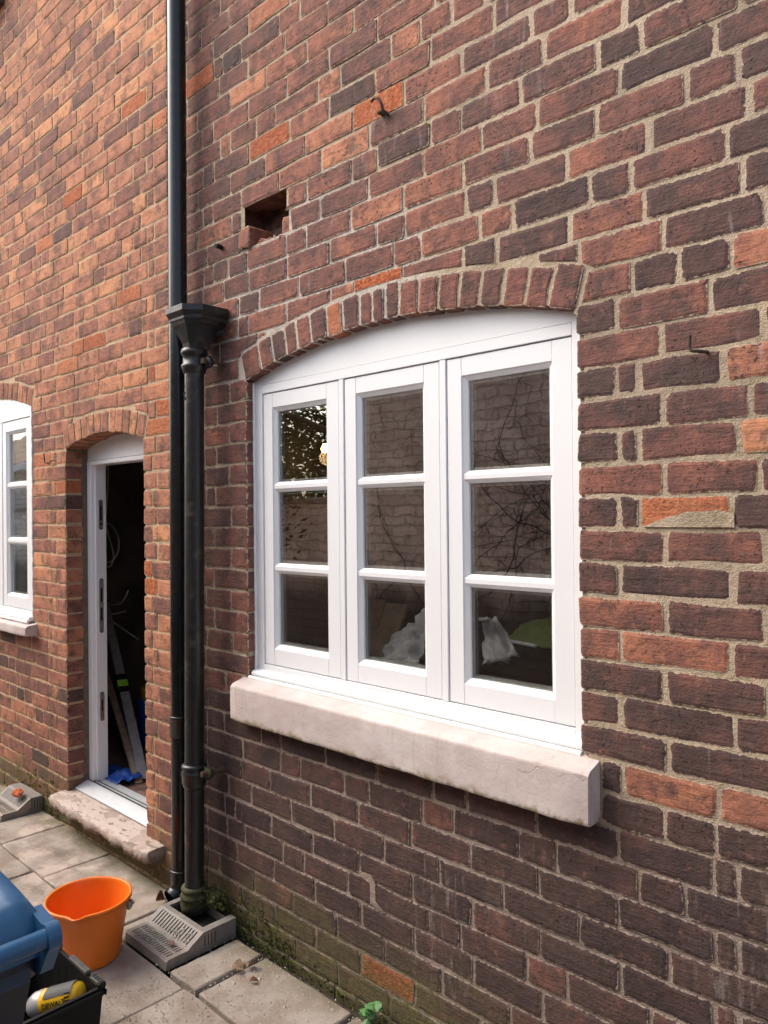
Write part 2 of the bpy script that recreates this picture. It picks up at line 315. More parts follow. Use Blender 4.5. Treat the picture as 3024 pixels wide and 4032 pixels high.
# ------------------------------------------------------------------ mesh helpers
def link(name, me, mat, parent=None, loc=None):
    o = bpy.data.objects.new(name, me); COL.objects.link(o)
    if mat is not None and not me.materials: me.materials.append(M[mat] if isinstance(mat, str) else mat)
    if parent is not None: o.parent = parent
    if loc is not None: o.location = loc
    return o
def tag(o, label=None, cat=None, group=None, kind=None):
    if label: o['label'] = label
    if cat: o['category'] = cat
    if group: o['group'] = group
    if kind: o['kind'] = kind
    return o
def empty(name, loc, label, cat, group=None):
    o = bpy.data.objects.new(name, None); COL.objects.link(o); o.location = loc; o.empty_display_size = .1
    return tag(o, label, cat, group)
def part_empty(name, parent):
    o = bpy.data.objects.new(name, None); COL.objects.link(o); o.parent = parent; o.empty_display_size = .1
    return o
class MB:
    def __init__(s): s.v = []; s.f = []; s.sm = []
    def add(s, vs, fs, smooth=False):
        b = len(s.v); s.v += [tuple(v) for v in vs]; s.f += [tuple(i+b for i in f) for f in fs]; s.sm += [smooth]*len(fs); return s
    def box(s, a, b, j=0):
        (x0, y0, z0), (x1, y1, z1) = a, b
        vs = [(x, y, z) for x in (x0, x1) for y in (y0, y1) for z in (z0, z1)]
        if j: vs = [(x+random.uniform(-j, j), y+random.uniform(-j, j), z+random.uniform(-j, j)) for x, y, z in vs]
        return s.add(vs, [(0, 1, 3, 2), (4, 6, 7, 5), (0, 4, 5, 1), (2, 3, 7, 6), (0, 2, 6, 4), (1, 5, 7, 3)])
    def cbox(s, a, b, c=.003):
        # box with chamfered edges
        (x0, y0, z0), (x1, y1, z1) = a, b
        lo, hi = (x0, y0, z0), (x1, y1, z1); vs = []; idx = {}
        for i in (0, 1):
            for j in (0, 1):
                for k in (0, 1):
                    for ax in range(3):
                        p = []
                        for d, q in enumerate((i, j, k)):
                            e = lo[d] if q == 0 else hi[d]
                            p.append(e if d == ax else e+(c if q == 0 else -c))
                        idx[(i, j, k, ax)] = len(vs); vs.append(p)
        fs = []
        def quad(ax, sgn):
            o = [d for d in range(3) if d != ax]; r = []
            for a_, b_ in ((0, 0), (1, 0), (1, 1), (0, 1)):
                q = [0, 0, 0]; q[ax] = sgn; q[o[0]] = a_; q[o[1]] = b_; r.append(idx[(*q, ax)])
            n = (ax == 1) ^ (sgn == 0)
            fs.append(tuple(r[::-1] if n else r))
        for ax in range(3):
            for sg in (0, 1): quad(ax, sg)
        for ax in range(3):
            o = [d for d in range(3) if d != ax]
            for a_ in (0, 1):
                for b_ in (0, 1):
                    q0 = [0, 0, 0]; q0[o[0]] = a_; q0[o[1]] = b_; q1 = q0[:]; q1[ax] = 1
                    fs.append((idx[(*q0, o[0])], idx[(*q1, o[0])], idx[(*q1, o[1])], idx[(*q0, o[1])]))
        for i in (0, 1):
            for j in (0, 1):
                for k in (0, 1): fs.append(tuple(idx[(i, j, k, a_)] for a_ in range(3)))
        return s.add(vs, fs)
    def tube(s, pts, r, n=12, cap=True, smooth=True, rf=None):
        pts = [Vector(p) for p in pts]; rings = []; prev = None
        for i, p in enumerate(pts):
            d = (pts[min(i+1, len(pts)-1)]-pts[max(i-1, 0)]).normalized()
            if prev is None:
                a = d.orthogonal().normalized()
            else:
                a = (prev-d*prev.dot(d)).normalized()
            prev = a; b = d.cross(a); rr = r if rf is None else rf[i]
            rings.append([p+(a*math.cos(2*PI*k/n)+b*math.sin(2*PI*k/n))*rr for k in range(n)])
        vs = [v for R in rings for v in R]; fs = []
        for i in range(len(pts)-1):
            for k in range(n): fs.append((i*n+k, i*n+(k+1) % n, (i+1)*n+(k+1) % n, (i+1)*n+k))
        s.add(vs, fs, smooth)
        if cap: s.add(rings[0], [tuple(range(n))[::-1]]); s.add(rings[-1], [tuple(range(n))])
        return s
    def lathe(s, prof, c=(0, 0, 0), n=32, smooth=True, fr=None, sx=1, sy=1):
        vs = []; fs = []
        for i, (r, z) in enumerate(prof):
            for k in range(n):
                a = 2*PI*k/n; q = r if fr is None else r+fr(a, i, z)
                vs.append((c[0]+q*math.cos(a)*sx, c[1]+q*math.sin(a)*sy, c[2]+z))
        for i in range(len(prof)-1):
            for k in range(n): fs.append((i*n+k, i*n+(k+1) % n, (i+1)*n+(k+1) % n, (i+1)*n+k))
        return s.add(vs, fs, smooth)
    def prism(s, poly, y0, y1):
        n = len(poly); vs = [(x, y0, z) for x, z in poly]+[(x, y1, z) for x, z in poly]
        fs = [tuple(range(n)), tuple(range(2*n-1, n-1, -1))]+[(i, i+n, (i+1) % n+n, (i+1) % n) for i in range(n)]
        return s.add(vs, fs)
    def build(s, name, mat, parent=None, loc=None, autosmooth=False):
        me = bpy.data.meshes.new(name)
        off = Vector(loc) if loc is not None else Vector((0, 0, 0))
        me.from_pydata([tuple(Vector(v)-off) for v in s.v], [], s.f); me.update()
        me.polygons.foreach_set('use_smooth', s.sm)
        o = link(name, me, mat, parent)
        if loc is not None: o.location = loc
        return o

# ------------------------------------------------------------------ bricks
class BrickSet:
    """collects brick outlines of one wall; the 300 largest in view become objects, the rest one joined part"""
    def __init__(s): s.items = []
    def add(s, poly, y0, depth, tone, raw=0., name='brick', always=False): s.items.append((poly, y0, depth, tone, raw, name, always))
    @staticmethod
    def geo(poly, y0, depth, tone, raw):
        cx = sum(p[0] for p in poly)/len(poly); cz = sum(p[1] for p in poly)/len(poly)
        w = max(p[0] for p in poly)-min(p[0] for p in poly); h = max(p[1] for p in poly)-min(p[1] for p in poly)
        ix, iz = max(.3, 1-.017/max(w, .02)), max(.3, 1-.017/max(h, .02)); n = len(poly)
        back = raw*.001
        A = [(x, y0+.0012+random.uniform(0, .0014), z) for x, z in poly]; B = [(x, y0+depth, z) for x, z in poly]
        tx, tz = random.uniform(-.006, .006), random.uniform(-.015, .015)
        I = [(cx+(x-cx)*ix+random.uniform(-.002, .002), y0+back+(x-cx)*tx+(z-cz)*tz, cz+(z-cz)*iz+random.uniform(-.0015, .0015)) for x, z in poly]
        V = B+A+I; F = []
        for i in range(n):
            j = (i+1) % n
            F.append((n+i, i, j, n+j)); F.append((2*n+i, n+i, n+j, 2*n+j))
        F.append(tuple(range(2*n, 3*n)))
        sd = random.random()
        return V, F, [(tone, sd, raw, 1)]*(3*n), [5.]*n+[0.]*n+[1.]*n, (cx, y0, cz), n
    @staticmethod
    def mesh(name, V, F, C, E, smooth):
        me = bpy.data.meshes.new(name); me.from_pydata(V, [], F)
        a = me.attributes.new('bt', 'FLOAT_COLOR', 'POINT'); a.data.foreach_set('color', [c for q in C for c in q])
        e = me.attributes.new('ed', 'FLOAT', 'POINT'); e.data.foreach_set('value', E)
        me.polygons.foreach_set('use_smooth', smooth); me.update(); return me
    def build(s, parent, limit=300):
        sc = []
        for k, it in enumerate(s.items):
            q = [project((x, it[1], z)) for x, z in it[0]]
            ok = all(v[2] > .05 for v in q)
            xs = [min(max(v[0], 0), 3024) for v in q]; ys = [min(max(v[1], 0), 4032) for v in q]
            ar = (max(xs)-min(xs))*(max(ys)-min(ys)) if ok else 0
            if it[6]: ar += 1e9
            sc.append((ar, k))
        sc.sort(reverse=True); keep = {k for a, k in sc[:limit] if a > 60}
        rv, rf, rc, re, rs = [], [], [], [], []
        for k, it in enumerate(s.items):
            V, F, C, E, c, n = s.geo(*it[:5])
            sm = [False]*(2*n+1)
            if k in keep:
                V = [(v[0]-c[0], v[1]-c[1], v[2]-c[2]) for v in V]
                o = link(it[5], s.mesh(it[5], V, F, C, E, sm), 'brick', parent); o.location = c
            else:
                b = len(rv); rv += V; rf += [tuple(i+b for i in f) for f in F]; rc += C; re += E; rs += sm
        if rv:
            o = link('brickwork', s.mesh('brickwork', rv, rf, rc, re, rs), 'brick', parent); o['kind'] = 'stuff'

def rect_poly(x0, x1, z0, z1, j=.0028):
    r = random.uniform; c = min(.007, (x1-x0)*.2, (z1-z0)*.2)
    def J(x, z): return (x+r(-j, j), z+r(-j, j))
    c1, c2, c3, c4 = (r(.4, 1.3)*c for _ in range(4)); m = (x0+x1)/2+r(-.03, .03)*(x1-x0)*3
    return [J(x0+c1, z0), J(m, z0), J(x1-c2, z0), J(x1, z0+c2), J(x1, z1-c3), J(x1-c3, z1), J(m, z1), J(x0+c4, z1), J(x0, z1-c4), J(x0, z0+c1)]

class Arch:
    def __init__(s, x0, x1, zs, rise, ring=.103):
        s.x0, s.x1, s.zs, s.ring = x0, x1, zs, ring; h = (x1-x0)/2; s.cx = (x0+x1)/2
        s.R = (h*h+rise*rise)/(2*rise); s.cz = zs+rise-s.R; s.a = math.asin(h/s.R)
    def intr(s, x): d = min(abs(x-s.cx), s.R*math.sin(s.a)); return s.cz+math.sqrt(s.R**2-d*d)
    def extr(s, x):
        R = s.R+s.ring; d = abs(x-s.cx)
        return s.cz+math.sqrt(max(0, R*R-d*d))
    def pt(s, a, r): return (s.cx+(s.R+r)*math.sin(a), s.cz+(s.R+r)*math.cos(a))
    def ends(s): return s.pt(-s.a, s.ring)[0], s.pt(s.a, s.ring)[0]
    def clip(s, x0, x1, z0, z1):
        """brick outline x0..x1,z0..z1 cut so that it clears the arch ring; None when nothing is left"""
        ex0, ex1 = s.ends(); zt = s.pt(s.a, s.ring)[1]; g = .010
        xc = (x0+x1)/2
        if z1 < s.zs+.012 or x1 < ex0-.02 or x0 > ex1+.02 or z0 > s.cz+s.R+s.ring+.02: return rect_poly(x0, x1, z0, z1)
        def skew(z, sg):  # x of the sloping end of the arch at height z
            t = (min(max(z, s.zs), zt)-s.zs)/(zt-s.zs); a = s.pt(sg*s.a, 0)[0]; b = s.pt(sg*s.a, s.ring)[0]; return a+(b-a)*t
        n = 7; xs = [x0+(x1-x0)*i/(n-1) for i in range(n)]
        bot = []
        for x in xs:
            if x <= ex0-g or x >= ex1+g: bot.append(z0)
            else: bot.append(max(z0, s.extr(x)+g))
        if z1 <= zt+.004 and (xc < s.x0 or x0 < ex0):
            xr0, xr1 = min(x1, skew(z0, -1)-g), min(x1, skew(z1, -1)-g)
            if min(xr0, xr1)-x0 < .02: return None
            return [(x0, z0), ((x0+xr0)/2, z0), (xr0, z0), (xr1, z1), ((x0+xr1)/2, z1), (x0, z1)]
        if z1 <= zt+.004 and (xc > s.x1 or x1 > ex1):
            xl0, xl1 = max(x0, skew(z0, 1)+g), max(x0, skew(z1, 1)+g)
            if x1-max(xl0, xl1) < .02: return None
            return [(xl0, z0), ((x1+xl0)/2, z0), (x1, z0), (x1, z1), ((x1+xl1)/2, z1), (xl1, z1)]
        if z1-max(bot) < .012:
            gd = [(x, b) for x, b in zip(xs, bot) if z1-b > .014]
            if len(gd) < 2 or gd[-1][0]-gd[0][0] < .03: return None
            xs = [g_[0] for g_ in gd]; bot = [g_[1] for g_ in gd]
        p = [(x, b) for x, b in zip(xs, bot)]+[(xs[-1], z1), ((xs[0]+xs[-1])/2, z1), (xs[0], z1)]
        return p
    def voussoirs(s, n, bs, y0, depth, tonef, joints=None):
        g = .0055
        es = [-s.a+2*s.a*i/n for i in range(n+1)]
        if joints: es = [-s.a]+[math.asin((x-s.cx)/(s.R+.05)) for x in joints]+[s.a]
        else: es = [es[0]]+[e+random.uniform(-.1, .1)*2*s.a/n for e in es[1:-1]]+[es[-1]]
        for i in range(len(es)-1):
            a0, a1 = es[i]+g/s.R, es[i+1]-g/s.R; r0 = random.uniform(-.003, .003); r1 = s.ring+random.uniform(-.006, .004); am = (a0+a1)/2
            c = .004/s.R
            P = [(a0+c, r0), (am, r0+random.uniform(-.002, .002)), (a1-c, r0), (a1, r0+.005), (a1+random.uniform(-c, c), r1/2), (a1, r1-.005), (a1-c, r1), (a0+c, r1+random.uniform(-.004, .002)), (a0, r1-.006), (a0, r0+.006)]
            tn, raw = tonef(*s.pt(am, .05))
            bs.add([s.pt(a, r) for a, r in P], y0+random.uniform(-.002, .002), depth, tn, raw, 'arch_brick')
    def mortar(s, mb, y0, y1, n=40):
        A = [s.pt(-s.a+2*s.a*i/n, .004) for i in range(n+1)]; B = [s.pt(-s.a+2*s.a*i/n, s.ring+.012) for i in range(n+1)]
        for i in range(n):
            mb.prism([A[i], A[i+1], B[i+1], B[i]], y0, y1)

def wall_mortar(name, x0, x1, z0, z1, yf, openings, parent, cell=.05, depth=.10, amp=.0012):
    """mortar bed sheet with openings: openings are functions (x,z)->True where there is no wall"""
    nx = int((x1-x0)/cell)+1; nz = int((z1-z0)/cell)+1; V = []; F = []; sm = []
    vid = {}
    def v(i, k):
        if (i, k) not in vid:
            x = x0+(x1-x0)*i/nx; z = z0+(z1-z0)*k/nz
            vid[(i, k)] = len(V); V.append((x, yf(x, z)+amp*(noise.noise(Vector((x*9, 0, z*9)))), z))
        return vid[(i, k)]
    for i in range(nx):
        for k in range(nz):
            pts = [(x0+(x1-x0)*(i+a)/nx, z0+(z1-z0)*(k+b)/nz) for a in (0, 1) for b in (0, 1)]
            if any(all(o(*p) for p in pts) for o in openings): continue
            F.append((v(i, k), v(i+1, k), v(i+1, k+1), v(i, k+1)))
    me = bpy.data.meshes.new(name); me.from_pydata(V, [], F); me.update(); me.polygons.foreach_set('use_smooth', [True]*len(F))
    return link(name, me, 'mortar', parent)

# ------------------------------------------------------------------ brick joints read off the photograph (pixel in view, view origin, view scale)
VIEWS = [
 (2224, 0, 2.07375, [(490,100),(620,300),(1415,50),(270,470),(1225,320),(440,650),(990,700),(255,1000),(1510,780),(695,1110),(20,1350),(1325,1190),(210,1560),(545,1430),(1455,1450),(650,1600)]),
 (2224, 800, 2.07375, [(650,70),(40,220),(1645,90),(805,270),(550,610),(930,520),(1350,430),(1190,760),(430,910),(1630,960),(790,1120),(1300,1330),(420,1450),(605,1430),(805,1620),(1520,1570)]),
 (2224, 1600, 2.07375, [(805,80),(1525,50),(440,350),(600,340),(1425,270),(820,610),(1590,560),(445,880),(615,870),(1370,880),(820,1160),(1645,1180),(445,1430),(590,1440),(1385,1480),(820,1620)]),
 (2224, 2400, 2.07375, [(820,80),(1640,130),(455,310),(573,320),(1360,420),(828,630),(1645,710),(462,860),(592,870),(1392,1020),(848,1180),(475,1340),(1255,1540),(1385,1560)]),
 (2224, 3200, 2.07375, [(820,130),(1395,60),(1255,30),(438,270),(1210,520),(1415,600),(600,590),(985,730),(437,810),(1215,1110),(1415,1190),(120,950),(855,1280),(455,1370),(1225,1660),(1415,1690),(700,1680),(20,1400)]),
 (1524, 3200, 2.07375, [(290,50),(540,80),(195,170),(680,330),(425,460),(1070,230),(1380,340),(1237,540),(950,670),(205,590),(695,810),(1575,950),(340,880),(595,980),(1248,1070),(220,1050),(705,1260),(1140,1270),(1465,1430),(450,1390),(225,1500),(1265,1580),(1005,1640)]),
 (824, 3200, 2.07375, [(213,40),(147,130),(505,120),(665,50),(1020,130),(1215,50),(845,200),(290,190),(228,330),(600,340),(770,420),(1425,290),(1225,400),(85,420),(365,560),(525,480),(1130,570),(1340,640),(860,640),(685,740),(1240,820),(1040,920),(865,1030),(530,850),(1435,1130),(1240,1240),(705,1130),(390,950),(1050,1340)]),
 (900, 2500, 1.106, [(60,510),(225,560),(310,580),(180,640),(500,640),(610,680),(355,700),(565,770),(100,720),(850,770),(975,810),(795,860),(460,840),(275,770),(190,830),(30,780),(75,880),(235,950),(675,930),(1050,950),(1260,900),(915,1050),(800,1090)]),
 (0, 1300, 1.659, [(1500,410),(1415,560),(1500,670),(1410,840),(1500,970),(1405,1100),(1510,1220),(1400,1370),(1510,1490),(1395,1630),(1510,1750),(1400,1880),(1520,2000)]),
 (700, 0, 1.659, [(330,90),(460,150),(230,275),(410,310),(660,110),(795,40),(700,240),(290,390),(235,510),(575,470),(455,470),(840,300),(975,60),(1145,130),(1300,160),(985,370),(710,550),(340,630),(460,690),(915,590),(1060,480),(1390,280),(1290,540),(1580,210),(985,700),(635,720),(510,790),(125,760),(340,910),(230,850),(465,960),(235,1100),(340,1180),(570,1070),(830,930),(1140,760),(1250,890),(1480,600),(1610,700),(660,1160),(935,1030),(1135,1110),(1300,1010),(840,1220),(130,1270),(415,1290),(225,1380),(350,1460),(130,1530),(930,1330),(1240,1200),(1130,1430),(1475,1270),(835,1530),(1605,1100),(990,1640),(1300,1540),(715,1740),(330,1730),(465,1820),(790,1840),(1090,1740),(1410,1660),(530,1920),(1465,1760),(995,1920),(1150,1880),(710,2010),(460,2080),(230,1830),(190,1640),(300,1950)]),
 (1600, 0, 1.165, [(400,60),(575,80),(630,220),(110,210),(255,280),(370,370),(75,490),(525,420),(600,520),(970,360),(250,540),(110,600),(345,630),(870,550),(75,740),(260,790),(570,680),(740,750),(405,860),(490,980),(840,870),(335,1030),(750,1060),(415,1140),(65,1130)]),
]
GZ, GP = .013, .0785            # course lines of the main wall
JOINTS = {}
for ox, oy, s, pts in VIEWS:
    for a, b in pts:
        q = at_y(ox+a/s, oy+b/s, 0); n = math.floor((q.z-GZ)/GP); L = JOINTS.setdefault(n, [])
        if all(abs(q.x-o) > .045 for o in L): L.append(q.x)
# bricks with a colour of their own: view origin, scale, [(x, y, tone, raw)]
HINTS = []
for ox, oy, s, y, pts in [
 (2224, 1600, 2.07375, 0, [(1560,270,.85,0),(1560,1180,.42,0),(450,1160,.36,0),(980,830,.8,.55),(300,620,.48,0),(1200,600,.44,0)]),
 (2224, 2400, 2.07375, 0, [(500,60,.58,0),(960,340,.60,0),(860,1420,.62,0),(280,280,.55,0),(1550,1580,.6,0),(380,1340,.12,0)]),
 (2224, 800, 2.07375, 0, [(1490,1320,.66,0),(1540,400,.58,0),(430,1150,.46,0),(330,350,.48,0),(800,830,.44,0),(750,560,.16,0),(1130,480,.13,0)]),
 (2224, 0, 2.07375, 0, [(300,220,.46,0),(620,930,.40,0),(350,1260,.50,0),(450,420,.08,0),(800,460,.14,0),(500,1500,.25,0)]),
 (700, 0, 1.659, 0, [(1200,760,.85,.9),(650,890,.5,.75),(1010,1050,.76,0),(1480,1500,.70,0),(580,70,.72,.2),(90,520,.8,.9),(1030,800,.70,0),(1240,1850,.8,.95),(1080,1880,.6,0),(1100,210,.55,0),(640,320,.5,0),(350,390,.05,0),(1130,640,.2,0),(1420,780,.28,0),(1450,920,.2,0),(150,1500,.6,0),(1400,370,.60,0),(1480,190,.62,0),(840,810,.55,0),(1180,1570,.52,0)]),
 (824, 3200, 2.07375, 0, [(1450,1370,.75,.8)]),
 (1524, 3200, 2.07375, 0, [(1300,1350,.45,0),(420,80,.36,0)]),
 (0, 0, 1.659, -.015, [(770,140,.95,0),(500,190,.9,0),(1040,140,.95,0),(780,590,.95,0),(1010,790,.9,.6),(935,1310,1,0),(240,910,.95,0),(410,980,.9,0),(280,1560,.9,.55),(810,1930,.9,.7),(675,1880,.95,0),(515,1510,.9,0)]),
 (0, 1300, 1.659, -.015, [(470,210,.95,.55),(900,310,.95,.15),(1040,270,.9,.1),(1070,400,.9,.2),(1040,510,.9,.85),(1060,630,.9,.7),(380,1010,.9,.7),(1010,1700,.9,.9),(600,600,.9,.2)]),
]:
    for a, b, tn, rw in pts:
        q = at_y(ox+a/s, oy+b/s, y); HINTS.append((q.x, q.z, y < -.01, tn, rw))
def hint(x0, x1, z0, z1, left):
    for hx, hz, l, tn, rw in HINTS:
        if l == left and x0 <= hx <= x1 and z0 <= hz <= z1: return tn, rw
    return None
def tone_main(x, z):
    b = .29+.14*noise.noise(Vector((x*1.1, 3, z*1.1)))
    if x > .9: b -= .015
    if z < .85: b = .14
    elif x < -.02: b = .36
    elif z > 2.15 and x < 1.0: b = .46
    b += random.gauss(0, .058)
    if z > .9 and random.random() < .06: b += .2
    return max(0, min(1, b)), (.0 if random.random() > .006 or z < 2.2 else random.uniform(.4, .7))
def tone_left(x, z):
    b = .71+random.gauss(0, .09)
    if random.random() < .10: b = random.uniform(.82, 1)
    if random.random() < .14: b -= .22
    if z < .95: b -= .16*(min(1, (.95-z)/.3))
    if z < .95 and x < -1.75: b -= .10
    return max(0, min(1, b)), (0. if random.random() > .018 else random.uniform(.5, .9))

# ================================================================== GROUND AND PAVING
def struct(o): o['kind'] = 'structure'; return o
struct(MB().add([(-150, -150, -.12), (150, -150, -.12), (150, 150, -.12), (-150, 150, -.12)], [(0, 1, 2, 3)]).build('ground', 'ground'))
NXg = 60
gb = MB()
gv = [(-9+14.5*i/NXg, -2.78+2.78*k/24, -.032+.006*noise.noise(Vector((i*.7, k*.7, 0)))) for k in range(25) for i in range(NXg+1)]
gb.add(gv, [(k*(NXg+1)+i, k*(NXg+1)+i+1, (k+1)*(NXg+1)+i+1, (k+1)*(NXg+1)+i) for k in range(24) for i in range(NXg)], True)
paving = struct(gb.build('paving', 'soil'))
def slab(x0, x1, y0, y1, dz=0., tone=None, th=.045, j=.004):
    r = random.uniform; tn = r(.1, .9) if tone is None else tone; c = .006
    z = dz; tl = r(-.004, .004)
    n = 6; P = []
    def edge(a, b):
        for i in range(n):
            f = i/n; P.append((a[0]+(b[0]-a[0])*f+r(-j, j)*.6, a[1]+(b[1]-a[1])*f+r(-j, j)*.6))
    edge((x0, y0), (x1, y0)); edge((x1, y0), (x1, y1)); edge((x1, y1), (x0, y1)); edge((x0, y1), (x0, y0))
    m = len(P); cx, cy = (x0+x1)/2, (y0+y1)/2
    B = [(x, y, z-th) for x, y in P]; A = [(x, y, z-.006+tl*(x-cx)) for x, y in P]
    I = [(cx+(x-cx)*(1-2*c/(x1-x0)), cy+(y-cy)*(1-2*c/(y1-y0)), z+tl*(x-cx)) for x, y in P]
    V = B+A+I; F = []
    for i in range(m):
        k = (i+1) % m; F += [(i, k, m+k, m+i), (m+i, m+k, 2*m+k, 2*m+i)]
    F.append(tuple(range(2*m, 3*m)))
    V = [(a-cx, b-cy, c_) for a, b, c_ in V]
    o = link('slab', BrickSet.mesh('slab', V, F, [(tn, r(0, 1), 0, 1)]*len(V), [1.]*len(V), [False, True]*m+[False]), 'slab', paving); o.location = (cx, cy, 0)
    return o
slab(.110, .548, -.318, -.046, .004, .45); slab(-.056, .094, -.322, -.050, .010, .5)
slab(.562, 1.16, -.318, -.044, 0); slab(1.17, 1.77, -.318, -.045, .002); slab(1.78, 2.38, -.318, -.045, 0); slab(2.39, 2.99, -.318, -.045, 0)
slab(-.466, -.366, -.322, -.03, -.004, .4); slab(-1.079, -.471, -.328, -.022, 0, .7); slab(-1.560, -1.083, -.328, -.02, .002, .8)
slab(-1.83, -1.566, -.322, -.02, .004, .6); slab(-2.42, -2.11, -.322, -.018, 0); slab(-2.1, -1.84, -.322, -.245, 0); slab(-3.03, -2.43, -.322, -.018, 0)
for y0, y1, sh in ((-.935, -.332, .0), (-1.545, -.945, .13), (-2.155, -1.555, -.2), (-2.77, -2.165, .1)):
    for k in range(-9, 7):
        a = .047+sh+k*.61; slab(a+.002, a+.606, y0-.004, y1, random.uniform(-.003, .004))
for k in range(4): slab(-3.04-.61*(k+1), -3.04-.61*k-.01, -.322, -.018, 0)

# ================================================================== MAIN HOUSE (right): wall with the big window
house = empty('brick_house', (.6, 0, 0), 'weathered dark red brick house wall around the large three-light window', 'house')
OFF = Vector((.6, 0, 0))
def P_(o):  # keep world coordinates for children of the house root
    return o
def under(root):
    def f(o): o.location = o.location-root.location; return o
    return f
WX0, WX1, WZS = -.045, 1.315, 2.045
arch1 = Arch(WX0, WX1, WZS, .095)
SILL0, SILL1, SILLB, SILLT = -.085, 1.372, .803, .955
HOLE = [(33, -.055, .205), (32, -.060, .222)]
XL, XR, ZT = -.548, 3.3, 4.55
bs = BrickSet()
def course_bricks(joints, x0, x1, stretch=.2325, head=.115):
    js = sorted(j for j in joints if x0+.045 < j < x1-.045); xs = [x0]+js+[x1]; out = [x0]
    for a, b in zip(xs[:-1], xs[1:]):
        p = a
        while b-p > .285:
            st = (head if random.random() < .22 else stretch)+random.uniform(-.006, .006)
            if b-p-st < .06: st = (b-p)/2
            p += st; out.append(p)
        out.append(b)
    return out
def main_course(n):
    z0, z1 = GZ+n*GP, GZ+(n+1)*GP; zc = (z0+z1)/2; J = JOINTS.get(n, [])
    if SILLB-.01 < zc < SILLT: segs = [(XL, SILL0), (SILL1, XR)]
    elif SILLT <= zc < WZS+.005: segs = [(XL, WX0), (WX1, XR)]
    else: segs = [(XL, XR)]
    if not J: J = [XL+random.uniform(.08, .24)]
    mz = .0040
    for sx0, sx1 in segs:
        e = course_bricks(J, sx0, sx1)
        for a, b in zip(e[:-1], e[1:]):
            g0 = 0 if a == sx0 and a > XL else .0043; g1 = 0 if b == sx1 and b < XR else .0043
            if a > .9 and z0 > .8: g0 *= 1.25; g1 *= 1.25
            x0, x1 = a+g0+random.uniform(-.001, .0015), b-g1+random.uniform(-.0015, .001)
            cut = False; jag = None
            for hn, h0, h1 in HOLE:
                if n == hn and x1 > h0 and x0 < h1:
                    if x0 < h0-.03: x1 = h0; jag = x1
                    elif x1 > h1+.03: x0 = h1; jag = x0
                    else: cut = True
            if cut: continue
            dz = random.uniform(-.0018, .0018)
            poly = arch1.clip(x0, x1, z0+mz+dz, z1-mz+dz)
            if poly is None: continue
            if jag is not None: poly = [(px+random.uniform(-.016, .012), pz_) if abs(px-jag) < .012 else (px, pz_) for px, pz_ in poly]
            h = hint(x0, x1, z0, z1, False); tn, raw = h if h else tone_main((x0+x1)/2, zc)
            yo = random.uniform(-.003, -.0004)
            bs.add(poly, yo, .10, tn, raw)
for n in range(-1, 58): main_course(n)
vj = [.043, .117, .19, .25, .324, .404, .481, .557, .614, .667, .727, .804, .879, .953, 1.027, 1.102, 1.175, 1.247]
def tone_arch(x, z):
    h = hint(x-.03, x+.03, z-.05, z+.05, False)
    if .40 < x < .47: return .72, .35
    return max(0, min(1, .36+random.gauss(0, .07))), 0.
arch1.voussoirs(19, bs, -.0035, .10, tone_arch, vj)
# broken bricks inside the hole
for (x0, x1, z0, z1, y0, tn) in [(-.078, .022, 2.530, 2.598, .012, .5), (.150, .232, 2.528, 2.594, .040, .55), (.060, .135, 2.474, 2.522, .012, .45), (-.135, .045, 2.452, 2.515, .004, .45)]:
    pass
RX = under(house)
wall_r = part_empty('wall', house); wall_r.location = (0, 0, 0)
bs.build(wall_r)
for o in list(wall_r.children): RX(o)
def in_win(x, z): return WX0-.02 < x < WX1+.02 and SILLB+.03 < z < min(WZS, 9) or (WX0 < x < WX1 and SILLB+.03 < z < arch1.intr(x)+.03)
def in_hole(x, z): return (-.05 < x < .2 and 2.6 < z < 2.69) or (-.05 < x < .215 and 2.52 < z < 2.62)
yf = lambda x, z: .0010 if (x > .85 and z > .8) else .0030
RX(wall_mortar('mortar', XL-.02, XR, -.1, ZT, yf, [in_win, in_hole], wall_r, .0128))
mb = MB(); arch1.mortar(mb, .0006, .10)
mb.box((WX0-.09, .0065, SILLT), (WX0-.005, .10, WZS)); mb.box((WX1+.005, .0065, SILLT), (WX1+.09, .10, WZS))
RX(mb.build('jamb_mortar', 'mortar', wall_r))
# cavity behind the hole and its broken bricks
mb = MB()
x0, x1, z0, z1, yb = -.075, .228, 2.512, 2.688, .115
mb.add([(x0, .008, z0), (x1, .008, z0), (x1, .008, z1), (x0, .008, z1), (x0, yb, z0), (x1, yb, z0), (x1, yb, z1), (x0, yb, z1)],
       [(4, 5, 6, 7), (0, 4, 7, 3), (1, 2, 6, 5), (0, 1, 5, 4), (3, 7, 6, 2)])
RX(mb.build('cavity', 'cavity', wall_r))
def chunk(x0, x1, z0, z1, y0, y1, rz, tn, raw=.2):
    cx, cz, cy = (x0+x1)/2, (z0+z1)/2, (y0+y1)/2
    V, F, C, E, c, n = BrickSet.geo(rect_poly(x0, x1, z0, z1, .006), y0, y1-y0, tn, raw)
    V = [(a-cx, b-cy, c_-cz) for a, b, c_ in V]
    o = link('broken_brick', BrickSet.mesh('broken_brick', V, F, C, E, [False, True]*n+[True]), 'brick', wall_r); o.location = Vector((cx, cy, cz))-house.location; o.rotation_euler = (random.uniform(-.08, .08), random.uniform(-.1, .1), rz)
chunk(-.066, .004, 2.532, 2.602, -.010, .09, -.10, .55, .1); chunk(.148, .224, 2.530, 2.592, .022, .10, .22, .62, .1)
